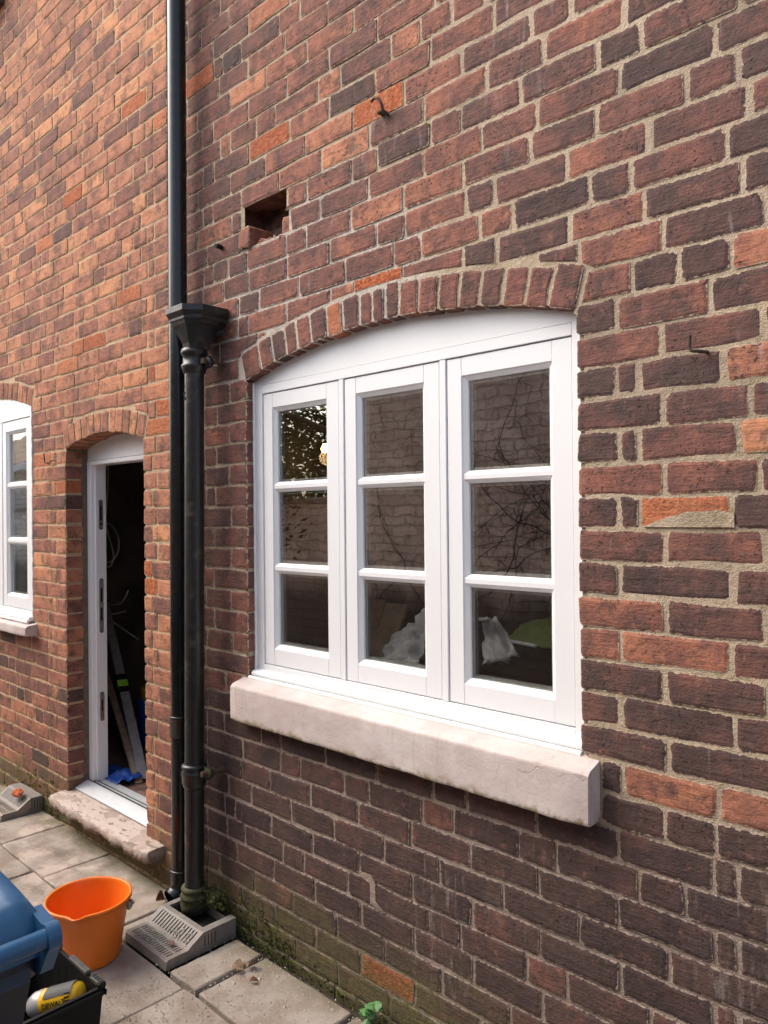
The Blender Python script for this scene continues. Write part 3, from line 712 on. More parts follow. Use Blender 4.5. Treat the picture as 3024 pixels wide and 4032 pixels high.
chunk(.010, .070, 2.518, 2.552, .018, .09, .35, .5, .2); chunk(.090, .150, 2.518, 2.540, .010, .07, -.45, .55, .1); chunk(.150, .20, 2.514, 2.534, .002, .05, .3, .5, .1); chunk(.04, .10, 2.536, 2.556, .05, .10, .6, .4, .1)
for i in range(26):
    a = random.uniform(-.04, .19); b = random.uniform(.008, .018); chunk(a, a+b, 2.520, 2.520+b*.8, random.uniform(.0, .04), random.uniform(.05, .06), random.uniform(-1, 1), random.uniform(.4, .7), 0)
# mortar patch over the spalled brick by the window
pz = [(.0, .0), (.20, .0), (.20, .030), (.165, .037), (.14, .035), (.10, .034), (.075, .026), (.05, .021), (.02, .010)]
q0 = at_y(2224+650/2.07375, 1600+985/2.07375, 0)
RX(MB().prism([(q0.x+a*1.0, q0.z+b) for a, b in pz], -.0040, .02).build('mortar_patch', 'mortar', wall_r))
q1 = at_y(824+1340/2.07375, 3200+640/2.07375, 0)
RX(MB().prism([(q1.x-.012, q1.z-.04), (q1.x+.05, q1.z-.052), (q1.x+.012, q1.z-.028), (q1.x+.010, q1.z+.03), (q1.x-.006, q1.z+.048), (q1.x-.06, q1.z+.045), (q1.x-.055, q1.z+.03), (q1.x-.012, q1.z+.02)], -.003, .02).build('mortar_patch', 'mortar', wall_r))

# ------------------------------------------------------------------ windows
def window(root, dx, dy, zmap, ar, x0b, x1b):
    """three-light casement; local design coordinates of the main window moved by dx, dy and mapped in z"""
    Z = zmap; W = part_empty('window', root)
    def put(mb, name, mat):
        o = mb.build(name, mat, W); o.location = Vector((dx, dy, 0))-root.location; return o
    jx0, jx1 = -.050, 1.320
    f = MB()
    f.cbox((jx0, .040, Z(.95)), (0, .11, Z(2.03)), .0015); f.cbox((1.2785, .040, Z(.95)), (jx1, .11, Z(2.03)), .0015)
    f.cbox((0, .0404, Z(1.995)), (1.2785, .11, Z(2.0275)), .0015); f.cbox((0, .0404, Z(.955)), (1.2785, .11, Z(1.000)), .0015)
    put(f, 'frame', 'white')
    for a, b in ((.4105, .4350), (.8430, .8675)):
        put(MB().cbox((a, .0412, Z(1.0005)), (b, .11, Z(1.9945)), .002), 'mullion', 'white')
    # arched head panel
    n = 24; top = [(jx0+(jx1-jx0)*i/n, ar.intr(min(max(jx0+(jx1-jx0)*i/n+dx, ar.x0), ar.x1))+.012) for i in range(n+1)]
    put(MB().prism([(jx0, Z(2.0285)), (jx1, Z(2.0285))]+top[::-1], .0415, .10), 'head_panel', 'white')
    # moulded cill nose and sealant
    prof = [(.042, Z(.955)+.024), (.020, Z(.955)+.022), (.013, Z(.955)+.018), (.010, Z(.955)+.012), (.012, Z(.955)+.004), (.020, Z(.955)-.002), (.042, Z(.955)-.003)]
    c = MB(); L_ = [(x0b-dx+.006, y, z) for y, z in prof]; R_ = [(x1b-dx-.004, y, z) for y, z in prof]; m = len(prof)
    c.add(L_+R_, [(i, m+i, m+i+1, i+1) for i in range(m-1)], True); c.add(L_, [tuple(range(m))]); c.add(R_, [tuple(range(m))[::-1]])
    put(c, 'cill_moulding', 'white')
    sb = MB(); k = 60; rag = lambda s_: .004*noise.noise(Vector((s_*40, dx, 1)))
    pts = [(x0b-dx+.001+(x1b-x0b-.002)*i/k, .006+rag(i), Z(.955)-.004) for i in range(k+1)]; sb.tube(pts, .009, 6)
    put(sb, 'sealant', 'sealant')
    for xx in (x0b-dx+.001, x1b-dx-.001):
        put(MB().tube([(xx+rag(i+xx), .036+rag(i*3), Z(.965)+(Z(2.04)-Z(.965))*i/k) for i in range(k+1)], .006, 6), 'sealant', 'sealant')
    # sashes
    for s0, s1 in ((.0030, .4075), (.4380, .8400), (.8705, 1.2755)):
        o0, o1 = s0+.052, s1-.0595 if s0 < .8 else s1-.0585
        zt, zb, ot, ob = Z(1.9920), Z(1.0030), Z(1.939), Z(1.0625); fy = .0445
        m_ = MB()
        m_.cbox((s0, fy, zb), (o0, .085, zt), .0015); m_.cbox((o1, fy, zb), (s1, .085, zt), .0015)
        m_.cbox((o0, fy+.0004, ot), (o1, .085, zt), .0012); m_.cbox((o0, fy+.0004, zb), (o1, .085, ob), .0012)
        # chamfered beads to the glass
        d = .014; g = .0640
        O = [(o0, ob), (o1, ob), (o1, ot), (o0, ot)]; I = [(o0+d, ob+d), (o1-d, ob+d), (o1-d, ot-d), (o0+d, ot-d)]
        v = [(x, fy+.003, z) for x, z in O]+[(x, g-.006, z) for x, z in I]+[(x, g+.002, z) for x, z in I]
        m_.add(v, [(i, (i+1) % 4, 4+(i+1) % 4, 4+i) for i in range(4)]+[(4+i, 4+(i+1) % 4, 8+(i+1) % 4, 8+i) for i in range(4)])
        put(m_, 'sash', 'white')
        bars = [(Z(1.638), Z(1.662)), (Z(1.342), Z(1.367))]
        for b0, b1 in bars:
            zc = (b0+b1)/2; h = (b1-b0)/2
            b_ = MB(); pr = [(g+.001, zc-h-.006), (g-.005, zc-h-.006), (fy+.004, zc-h+.006), (fy+.004, zc+h-.006), (g-.005, zc+h+.006), (g+.001, zc+h+.006)]
            xa, xb = o0+.002, o1-.002
            m6 = len(pr); b_.add([(xa, y, z) for y, z in pr]+[(xb, y, z) for y, z in pr], [(i, i+1, m6+i+1, m6+i) for i in range(m6-1)])
            put(b_, 'glazing_bar', 'white')
        lev = [ob+d]+[q for b0, b1 in sorted(bars) for q in (b0-.006, b1+.006)]+[ot-d]
        for i in range(0, 6, 2):
            put(MB().box((o0+d-.001, g, lev[i]-.001), (o1-d+.001, g+.004, lev[i+1]+.001)), 'pane', 'glass')
            sp = MB(); a0, a1, c0, c1 = o0+d, o1-d, lev[i], lev[i+1]; e = .009
            y0, y1 = g+.0045, g+.020
            sp.box((a0, y0, c0), (a0+e, y1, c1)); sp.box((a1-e, y0, c0), (a1, y1, c1)); sp.box((a0+e, y0, c0), (a1-e, y1, c0+e)); sp.box((a0+e, y0, c1-e), (a1-e, y1, c1))
            put(sp, 'spacer', 'spacer')
    return W
window(house, 0, 0, lambda z: z, arch1, WX0, WX1)
def stone_sill(root, x0, x1, zb, zf, zt, yfr, name='stone_sill'):
    n = 46; V = []; F = []
    prof = [(yfr+.05+.05, zb), (yfr+.012, zb), (yfr+.003, zb+.001), (yfr, zb+.004), (yfr, zb+.012), (yfr-.001, (zb+zf)/2), (yfr, zf-.010), (yfr+.0005, zf-.003), (yfr+.003, zf), (yfr+.011, zf+.0015), (0.03, zt), (.09, zt+.002)]
    m = len(prof)
    for i in range(n+1):
        x = x0+(x1-x0)*i/n; e = min(i, n-i); cut = .010 if e == 0 else (.003 if e == 1 else 0)
        for k, (y, z) in enumerate(prof):
            a = noise.noise(Vector((x*13, y*30, z*30)))*.0016
            c = cut if 1 <= k <= 9 else cut*.4
            V.append((x, y+c*.8+(a if 1 <= k <= 9 else 0), z+(a if k in (1, 2, 3, 7, 8, 9) else 0)-(c*.6 if k in (7, 8) else 0)))
    for i in range(n):
        for k in range(m-1): F.append((i*m+k, (i+1)*m+k, (i+1)*m+k+1, i*m+k+1))
    mb = MB(); mb.add(V, [f[::-1] for f in F], True); mb.add(V[:m], [tuple(range(m))]); mb.add(V[-m:], [tuple(range(m))[::-1]])
    o = mb.build(name, 'sill', root); o.location = -root.location
    return o
stone_sill(house, -.078, 1.364, SILLB, .931, .957, -.064)

# room seen through the window
room = MB()
rx0, rx1, ry0, ry1, rz0, rz1 = -.56, 2.9, .118, 3.6, .12, 2.62
def shell(mb, x0, x1, y0, y1, z0, z1):
    v = [(x, y, z) for x in (x0, x1) for y in (y0, y1) for z in (z0, z1)]
    mb.add(v, [(0, 2, 3, 1), (4, 5, 7, 6), (2, 6, 7, 3), (1, 3, 7, 5)])
shell(room, rx0, rx1, ry0, ry1, rz0, rz1)
# inner face of the outside wall, with the window opening left free
for a, b, c, d in ((rx0, WX0-.01, rz0, rz1), (WX1+.01, rx1, rz0, rz1), (WX0-.01, WX1+.01, rz0, .93), (WX0-.01, WX1+.01, 2.16, rz1)):
    room.box((a, .108, c), (b, .125, d))
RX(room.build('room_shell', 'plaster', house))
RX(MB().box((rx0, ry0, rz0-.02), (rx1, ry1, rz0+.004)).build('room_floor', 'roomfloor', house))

# ================================================================== LEFT WING with the doorway
L = -.015
wing = empty('brick_extension', (-1.8, L, 0), 'lighter orange red brick wing with an open arched doorway and white window', 'house')
LX = under(wing)
LZ, LP = .003, .0755
DX0, DX1, DZS, DZB = -1.546, -.767, 1.888, .168
archd = Arch(DX0, DX1, DZS, .057, .100)
zm2 = lambda z: 1.105+(z-1.062)*1.07
W2X0, W2X1 = -3.32, -1.957; W2ZS = 2.150
archw = Arch(W2X0, W2X1, W2ZS, .10, .100)
S2B, S2T = .918, .985
LX0, LX1 = -6.0, -.556
bl = BrickSet()
def left_course(n):
    z0, z1 = LZ+n*LP, LZ+(n+1)*LP; zc = (z0+z1)/2; cuts = []
    if DZB-.01 < zc < DZS+.01: cuts.append((DX0, DX1))
    if S2B-.02 < zc < S2T-.005: cuts.append((W2X0-.03, W2X1+.052))
    elif S2T-.005 <= zc < W2ZS+.01: cuts.append((W2X0, W2X1))
    segs = []; p = LX0
    for a, b in sorted(cuts): segs.append((p, a)); p = b
    segs.append((p, LX1))
    for sx0, sx1 in segs:
        x = sx1; e = [sx1]; k = n % 2; j = 0
        # quoin at the right end of each segment: header+closer or stretcher
        if sx0 > LX0 or True:
            first = [.222] if k else [.110, .060]
            if sx1 - sx0 < .34: first = ([.145] if k else [.105])
            for q in first: x -= q+random.uniform(-.004, .004); e.append(x)
        while x-sx0 > .30:
            st = .2215 if random.random() < .72 else .110
            x -= st+random.uniform(-.006, .006); e.append(x)
        if x-sx0 > .25: x = (x+sx0)/2; e.append(x)
        if x-sx0 < .045: e.pop()
        e.append(sx0); e = e[::-1]
        for a, b in zip(e[:-1], e[1:]):
            if b-a < .03: continue
            g0 = 0 if a == sx0 and a > LX0 else .0042; g1 = 0 if b == sx1 else .0042
            x0, x1 = a+g0, b-g1; dz = random.uniform(-.0016, .0016)
            ar = archd if x0 > -1.72 else archw
            poly = ar.clip(x0, x1, z0+.004+dz, z1-.004+dz)
            if poly is None: continue
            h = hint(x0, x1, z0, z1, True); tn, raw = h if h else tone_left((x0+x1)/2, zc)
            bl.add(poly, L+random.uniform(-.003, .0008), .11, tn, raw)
for n in range(-1, 62): left_course(n)
archd.voussoirs(12, bl, L-.0025, .11, lambda x, z: (random.uniform(.6, .88), .1 if random.random() < .15 else 0))
archw.voussoirs(20, bl, L-.0025, .11, lambda x, z: (random.uniform(.55, .8), 0))
wall_l = part_empty('wall', wing)
bl.build(wall_l)
for o in list(wall_l.children): LX(o)
def in_door(x, z): return (DX0-.02 < x < DX1+.02 and .05 < z < DZS) or (DX0 < x < DX1 and DZS-.05 < z < archd.intr(x)+.03)
def in_w2(x, z): return (W2X0-.02 < x < W2X1+.02 and S2B+.02 < z < W2ZS) or (W2X0 < x < W2X1 and W2ZS-.05 < z < archw.intr(x)+.03)
LX(wall_mortar('mortar', LX0, LX1-.002, -.1, 4.7, lambda x, z: L+.0032, [in_door, in_w2], wall_l, .0151))
mb = MB(); archd.mortar(mb, L+.0022, L+.11); archw.mortar(mb, L+.0022, L+.11)
for x0, x1, z0, z1 in ((DX0-.09, DX0-.004, .1, DZS), (DX1+.004, DX1+.09, .1, DZS), (W2X1+.005, W2X1+.09, S2T, W2ZS), (W2X0-.09, W2X0-.005, S2T, W2ZS)):
    mb.box((x0, L+.0065, z0), (x1, L+.11, z1))
mb.box((LX1-.02, L+.006, -.1), (LX1-.003, .05, 4.7))
LX(mb.build('jamb_mortar', 'mortar', wall_l))
window(wing, -3.275, -.050, zm2, archw, W2X0, W2X1)
stone_sill(wing, W2X0-.027, W2X1+.050, S2B, S2B+.052, S2T, L-.070)
# brown eaves timber at the top of the wing
LX(MB().box((-6, L-.07, 4.50), (-2.30, L+.10, 4.72)).build('eaves_board', 'fascia', wing))

# doorway
DF = .094
door = part_empty('door_frame', wing)
def dput(mb, name, mat): return LX(mb.build(name, mat, door))
cm = MB(); k = 40
for i in range(k):
    z0, z1 = DZB+(DZS+.02-DZB)*i/k, DZB+(DZS+.02-DZB)*(i+1)/k; a = .070+.006*noise.noise(Vector((z0*9, 0, 0))); b = .070+.006*noise.noise(Vector((z1*9, 0, 0)))
    cm.add([(DX0-.004, a, z0), (DX0-.004, b, z1), (DX0+.007, a+.004, z0), (DX0+.007, b+.004, z1), (DX0+.010, DF+.02, z0), (DX0+.010, DF+.02, z1)], [(0, 2, 3, 1), (2, 4, 5, 3)], True)
dput(cm, 'cement_fillet', 'cement')
fr = MB()
fr.cbox((DX0+.004, DF, .205), (DX0+.048, DF+.075, 1.835), .003); fr.cbox((DX1-.048, DF, .205), (DX1-.004, DF+.075, 1.835), .003)
fr.cbox((DX0+.048, DF+.018, .205), (DX0+.062, DF+.075, 1.812), .002); fr.cbox((DX1-.062, DF+.018, .205), (DX1-.048, DF+.075, 1.812), .002)
fr.cbox((DX0+.048, DF+.0005, 1.812), (DX1-.048, DF+.075, 1.8345), .003)
dput(fr, 'jambs_and_head', 'white')
n = 16; a0, a1 = DX0+.003, DX1-.003
top = [(a0+(a1-a0)*i/n, archd.intr(a0+(a1-a0)*i/n)+.012) for i in range(n+1)]
dput(MB().prism([(a0, 1.836), (a1, 1.836)]+top[::-1], DF+.003, DF+.05), 'arched_head_panel', 'white')
# lock keeps on the inner face of the left jamb
def keep(zc, h, dark):
    m = MB(); x = DX0+.0625; yc = DF+.045; w = .011; N = 8
    ring = [(yc+w*math.cos(a), zc+h-w+w*math.sin(a)) for a in [PI*i/N for i in range(N+1)]]+[(yc+w*math.cos(a), zc-h+w+w*math.sin(a)) for a in [PI+PI*i/N for i in range(N+1)]]
    q = len(ring); m.add([(x+.0015, y, z) for y, z in ring]+[(x-.002, y, z) for y, z in ring], [tuple(range(q))]+[(i, q+i, q+(i+1) % q, (i+1) % q) for i in range(q)])
    kp = dput(m, 'lock_keep', 'steel')
    for z0, z1 in dark:
        d = MB().box((x+.0012, yc-.0045, zc+z0), (x+.0024, yc+.0045, zc+z1)).build('keep_slot', 'dark', door); LX(d)
    for zz in (h-.014, -h+.014):
        s_ = MB().lathe([(.0035, 0), (.0025, .0012), (0, .0014)], n=10).build('screw', 'steel', door); s_.rotation_euler = (0, PI/2, 0); s_.location = Vector((x+.0015, yc, zc+zz))-wing.location
keep(1.56, .078, [(-.03, .045), (-.052, -.04)]); keep(1.095, .14, [(.02, .09), (-.075, -.01)]); keep(.58, .075, [(-.02, .035)])
th = MB()
tx0, tx1 = DX0+.012, DX1-.004
pr = [(.018, .180), (.018, .184), (.080, .206), (.088, .206), (.088, .17)]; m = len(pr)
th.add([(tx0-.004, y, z) for y, z in pr]+[(tx1, y, z) for y, z in pr], [(i, m+i, m+i+1, i+1) for i in range(m-1)]+[tuple(range(m)), tuple(range(2*m-1, m-1, -1))])
dput(th, 'threshold', 'alu')
dput(MB().box((tx0+.04, .089, .17), (tx1, .104, .2005)).box((tx0+.04, .114, .17), (tx1, .122, .2005)), 'threshold_gasket', 'dark')
dput(MB().box((tx0+.04, .105, .17), (tx1, .113, .203)).box((tx0+.04, .123, .17), (tx1, .165, .204)), 'threshold_track', 'alu')
# doorstep
def doorstep():
    x0, x1, y0, zt, zb = -1.582, -.612, -.104, .170, .108
    n, m = 60, 5; V = []; F = []
    prof = [(.08, zb), (y0+.05, zb-.002), (y0+.008, zb+.006), (y0, zb+.024), (y0, zt-.012), (y0+.010, zt-.002), (y0+.05, zt), (.02, zt+.004), (.09, zt+.006)]
    m = len(prof)
    for i in range(n+1):
        x = x0+(x1-x0)*i/n; e = min(i, n-i); c = (.014, .004)[e] if e < 2 else 0
        for k, (y, z) in enumerate(prof):
            a = noise.noise(Vector((x*14, k*3.1, 5)))+.6*noise.noise(Vector((x*45, k*3.1, 9)))
            amp = (.0, .012, .014, .010, .003, .003, .002, .0, .0)[k]
            V.append((x+(c if i == 0 else -c if i == n else 0)*(.5 if 1 <= k <= 6 else 0), y+a*amp+(c if k < 6 else 0)*.7, z+a*amp*.8))
    for i in range(n):
        for k in range(m-1): F.append((i*m+k, i*m+k+1, (i+1)*m+k+1, (i+1)*m+k))
    mb = MB(); mb.add(V, F, True); mb.add(V[:m], [tuple(range(m))[::-1]]); mb.add(V[-m:], [tuple(range(m))])
    return LX(mb.build('doorstep', 'step', wing))
doorstep()
# hallway behind the door
hall = MB(); hx0, hx1, hy1 = -2.55, -.62, 3.2
shell(hall, hx0, hx1, .10, hy1, .10, 2.4)
for a, b, c, d in ((hx0, DX0+.002, .1, 2.4), (DX1-.002, hx1, .1, 2.4), (DX0, DX1, 1.95, 2.4)): hall.box((a, DF+.03, c), (b, DF+.05, d))
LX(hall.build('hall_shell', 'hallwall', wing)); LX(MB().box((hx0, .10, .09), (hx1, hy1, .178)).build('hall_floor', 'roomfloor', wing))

# ================================================================== HALL CONTENTS
def bar_between(name, a, b, w, h, mat, label, cat, extra=None):
    a, b = Vector(a), Vector(b); d = (b-a); ln = d.length; r = empty(name, a, label, cat)
    o = MB().cbox((-w/2, -h/2, 0), (w/2, h/2, ln), .002).build('beam' if extra is None else 'body', mat, r)
    r.rotation_euler = d.to_track_quat('Z', 'Y').to_euler()
    if extra: extra(r, ln, w, h)
    return r
def level_parts(r, ln, w, h):
    MB().cbox((-w/2-.001, -h/2-.001, ln*.44), (w/2+.001, h/2+.001, ln*.54), .001).build('vial_housing', 'dark', r)
    MB().box((-w/2-.003, -h/2-.003, ln*.470), (w/2+.003, h/2+.003, ln*.505)).build('vial', 'levelgrn', r)
    for z in (0, ln-.012): MB().box((-w/2-.001, -h/2-.001, z), (w/2+.001, h/2+.001, z+.012)).build('end_cap', 'dark', r)
lb = at_z(568, 3079, .18); bar_between('spirit_level', (lb.x, lb.y, .179), (*at_y(410, 2370, .62).xy, at_y(410, 2370, .62).z), .05, .022, 'silver', 'grey aluminium spirit level with a green vial leaning inside the doorway', 'spirit level', level_parts)
bb = at_z(546, 3086, .18); tb = at_y(405, 2615, .55); bar_between('timber_batten', (bb.x, bb.y, .179), tb, .038, .02, 'timber', 'thin pale timber batten leaning next to the spirit level', 'batten')
def crumple(name, x0, x1, y0, y1, z, amp, mat, label, cat, seed=0, n=14, rot=0):
    V = []; F = []
    for i in range(n+1):
        for k in range(n+1):
            x = x0+(x1-x0)*i/n; y = y0+(y1-y0)*k/n
            V.append((x, y, z+amp*abs(noise.noise(Vector((x*14+seed, y*14, 1))))+.4*amp*noise.noise(Vector((x*40, y*40, seed)))+amp*.3))
    for i in range(n):
        for k in range(n): F.append((i*(n+1)+k, (i+1)*(n+1)+k, (i+1)*(n+1)+k+1, i*(n+1)+k+1))
    o = MB().add(V, F, True).build(name, mat, None, ((x0+x1)/2, (y0+y1)/2, z)); sol = o.modifiers.new('thickness', 'SOLIDIFY'); sol.thickness = .002
    return tag(o, label, cat)
crumple('plastic_sheet', -1.62, -1.36, .15, .29, .19, .05, 'bluesheet', 'crumpled blue plastic sheet on the floor behind the door threshold', 'plastic sheet', 3)
# a blue and yellow bag standing further in
bgp = at_z(572, 3090, .18)
bag = empty('rubble_sack', (bgp.x-.62, bgp.y+.42, .178), 'blue and yellow sack standing in the dark hallway by the door jamb', 'sack')
def sackmesh(z0, z1, sx, sy, s_):
    mb = MB(); mb.lathe([(.0, z0)]+[(1, z0+(z1-z0)*i/6) for i in range(7)]+[(.3, z1+.01)], n=18, fr=lambda a, i, z: .18*noise.noise(Vector((math.cos(a)*1.5, math.sin(a)*1.5, z*6+s_)))*(0 if i == 0 else 1), sx=sx, sy=sy); return mb
sackmesh(0, .27, .13, .10, 1).build('body', 'bluesheet', bag); sackmesh(.265, .34, .11, .08, 4).build('top', 'yellowbag', bag)
def cable(name, pts, label, r=.0045):
    # smooth the polyline
    P = [Vector(p) for p in pts]
    for _ in range(3):
        Q = [P[0]]
        for a, b in zip(P[:-1], P[1:]): Q += [a*.75+b*.25, a*.25+b*.75]
        Q.append(P[-1]); P = Q
    return tag(MB().tube(P, r, 6).build(name, 'cable', None, tuple(P[0])), label, 'cable', None)
def hp(px, py, y): return tuple(at_y(px, py, y))
cable('cable', [hp(413, 1760, .45), hp(428, 1850, .45), hp(420, 2000, .44), hp(414, 2060, .44), hp(440, 2150, .44), hp(450, 2200, .43), hp(430, 2240, .43), hp(412, 2220, .45)], 'coil of thin grey cable hanging inside the doorway')
cable('cable', [hp(412, 2055, .46), hp(445, 2070, .46), hp(470, 2120, .46), hp(466, 2180, .46), hp(435, 2215, .46), hp(412, 2215, .47)], 'second loop of the grey cable coil hanging inside the doorway')
cable('cable', [hp(408, 2370, .5), hp(440, 2383, .5), hp(475, 2378, .5), hp(495, 2350, .49), hp(505, 2325, .49)], 'grey cable end curving upwards above the spirit level')
cable('cable', [hp(408, 2412, .5), hp(445, 2420, .5), hp(475, 2412, .5), hp(494, 2407, .5)], 'short grey cable end pointing sideways below the upturned one')
cable('cable', [hp(418, 2430, .6), hp(460, 2460, .62), hp(545, 2518, .66)], 'straight stiff grey cable slanting down in the hallway', .005)

# ================================================================== PIPES
def ringed(prof, c, n=28): return MB().lathe(prof, c, n)
pp = empty('downpipe', (-.408, -.066, 0), 'tall smooth black plastic downpipe running the full height beside the straight joint', 'downpipe')
def ppx(z): return (.018*(z/3.5), 0, z)
PR = .0355
MB().tube([ppx(.74), ppx(2.5), ppx(4.6)], PR, 32).build('upper_pipe', 'blackpvc', pp)
MB().tube([ppx(.10), ppx(.74)], PR, 32).build('lower_pipe', 'blackpvc', pp)
ringed([(PR, -.012), (PR+.0055, -.010), (PR+.0055, .062), (PR+.007, .063), (PR+.007, .072), (PR+.003, .074), (PR, .074)], ppx(.69)).build('socket', 'blackpvc', pp)
sh = MB(); sh.tube([(0, 0, .155), (0, 0, .10), (0, -.006, .080), (0, -.028, .060), (0, -.048, .052)], PR+.003, 24, cap=False)
sh.tube([(0, 0, .155), (0, 0, .10), (0, -.006, .080), (0, -.028, .060), (0, -.048, .052)], PR, 24, cap=False); sh.build('shoe', 'blackpvc', pp)
ringed([(PR, .0), (PR+.006, .001), (PR+.006, .010), (PR, .011)], (0, 0, .148)).build('shoe_rim', 'blackpvc', pp)

ip = empty('cast_iron_downpipe', (-.281, -.086, 0), 'black cast iron downpipe with a faceted hopper head and nailed collars', 'downpipe')
def ipx(z): return (.0145*z, 0, z)
IR = .0365
def iron(name, mb, mat='ironpaint'): return mb.build(name, mat, ip)
iron('pipe', MB().tube([ipx(.06), ipx(1.2), ipx(2.12)], IR, 32))
cz = 2.085; cx = ipx(cz)[0]
iron('collar', ringed([(IR, 0), (IR+.004, .002), (IR+.009, .018), (IR+.012, .026), (IR+.012, .034), (IR+.006, .038), (IR+.006, .068), (IR+.013, .074), (IR+.014, .082), (IR+.010, .094), (IR+.002, .098), (IR, .098)], (cx, 0, cz)))
def lug(z, mat='ironpaint'):
    x = ipx(z)[0]; m = MB()
    m.cbox((x-.01, .010, z-.020), (x+.062, .030, z+.022), .004); m.lathe([(.0, -.011), (.020, -.011), (.024, -.004), (.024, .004), (.020, .011), (0, .011)], (0, 0, 0), 16)
    k = len(m.v)-6*16
    m.v[k:] = [(x+.062+vx, .020+vz, z+vy) for vx, vy, vz in m.v[k:]]
    return iron('lug', m, mat)
lug(2.125)
iron('nail', MB().tube([(cx+.062, .005, 2.128), (cx+.070, .05, 2.126), (cx+.078, .092, 2.124)], .007, 8).box((cx+.050, -.006, 2.118), (cx+.074, .006, 2.138)), 'rust')
# hopper head: half-octagonal bowl flaring upwards
def hopper():
    rows = [(2.176, .038, .038, .038), (2.196, .042, .042, .040), (2.225, .060, .054, .055), (2.258, .078, .068, .075), (2.261, .083, .073, .077), (2.280, .088, .078, .079), (2.300, .101, .089, .080), (2.304, .103, .091, .080), (2.326, .103, .091, .080)]
    V = []; F = []
    for z, wx, d, bk in rows:
        k = wx*.55
        V += [(-wx, bk, z), (-wx, -d*.35, z), (-k, -d, z), (k, -d, z), (wx, -d*.35, z), (wx, bk, z)]
    for i in range(len(rows)-1):
        for j in range(6): F.append((i*6+j, i*6+(j+1) % 6, (i+1)*6+(j+1) % 6, (i+1)*6+j))
    z, wx, d, bk = rows[-1]; k = wx*.55; t = .007; b = len(V)
    for zz, tt in ((z, t), (z-.05, t+.004)):
        V += [(-wx+tt, bk-tt, zz), (-wx+tt, -d*.35, zz), (-k+tt*.5, -d+tt, zz), (k-tt*.5, -d+tt, zz), (wx-tt, -d*.35, zz), (wx-tt, bk-tt, zz)]
    e = (len(rows)-1)*6
    for j in range(6): F += [(e+j, e+(j+1) % 6, b+(j+1) % 6, b+j), (b+j, b+(j+1) % 6, b+6+(j+1) % 6, b+6+j)]
    F.append(tuple(range(b+6, b+12)))
    x = ipx(2.27)[0]
    return iron('hopper', MB().add([(a+x+.005, c, z) for a, c, z in V], F))
hopper()
for zz, yy in ((2.275, .05), (2.235, .04)):
    iron('fixing_bolt', MB().tube([(cx+.06, yy, zz), (cx+.125, yy+.012, zz-.004)], .009, 10))
for z in (.515,):
    x = ipx(z)[0]; iron('collar', ringed([(IR, 0), (IR+.004, .004), (IR+.010, .022), (IR+.010, .050), (IR+.013, .053), (IR+.013, .060), (IR+.009, .064), (IR+.009, .074), (IR+.012, .078), (IR+.010, .088), (IR, .092)], (x, 0, z)))
    lug(z+.062, 'mossiron'); iron('nail', MB().tube([(x+.066, -.012, z+.066), (x+.070, .04, z+.064), (x+.074, .09, z+.062)], .011, 8), 'rust')
x = ipx(.06)[0]
iron('foot_socket', ringed([(IR+.002, 0), (IR+.012, .002), (IR+.016, .03), (IR+.012, .050), (IR+.017, .056), (IR+.017, .064), (IR+.010, .070), (IR+.010, .082), (IR+.014, .086), (IR+.010, .096), (IR, .098)], (x, 0, .045)), 'mossiron')
m = MB(); m.cbox((x+.02, .02, .09), (x+.10, .075, .125), .008); iron('lug', m, 'mossiron')
# raised casting marks
def raised(txt, size, px, z, ry):
    cu = bpy.data.curves.new('casting_mark', 'FONT'); cu.body = txt; cu.size = size; cu.extrude = .0012; cu.align_x = 'CENTER'; cu.materials.append(M['ironpaint'])
    tmp = bpy.data.objects.new('tmp', cu); COL.objects.link(tmp)
    dg = bpy.context.evaluated_depsgraph_get(); me = bpy.data.meshes.new_from_object(tmp.evaluated_get(dg)); bpy.data.objects.remove(tmp)
    o = link('casting_mark', me, 'ironpaint', ip); a = math.radians(px)
    o.location = (ipx(z)[0]+IR*math.cos(a), IR*math.sin(a), z); o.rotation_euler = (PI/2, ry, a+PI/2)
raised('5', .022, -112, 2.032, 0); raised('%', .044, -115, 1.985, .0)

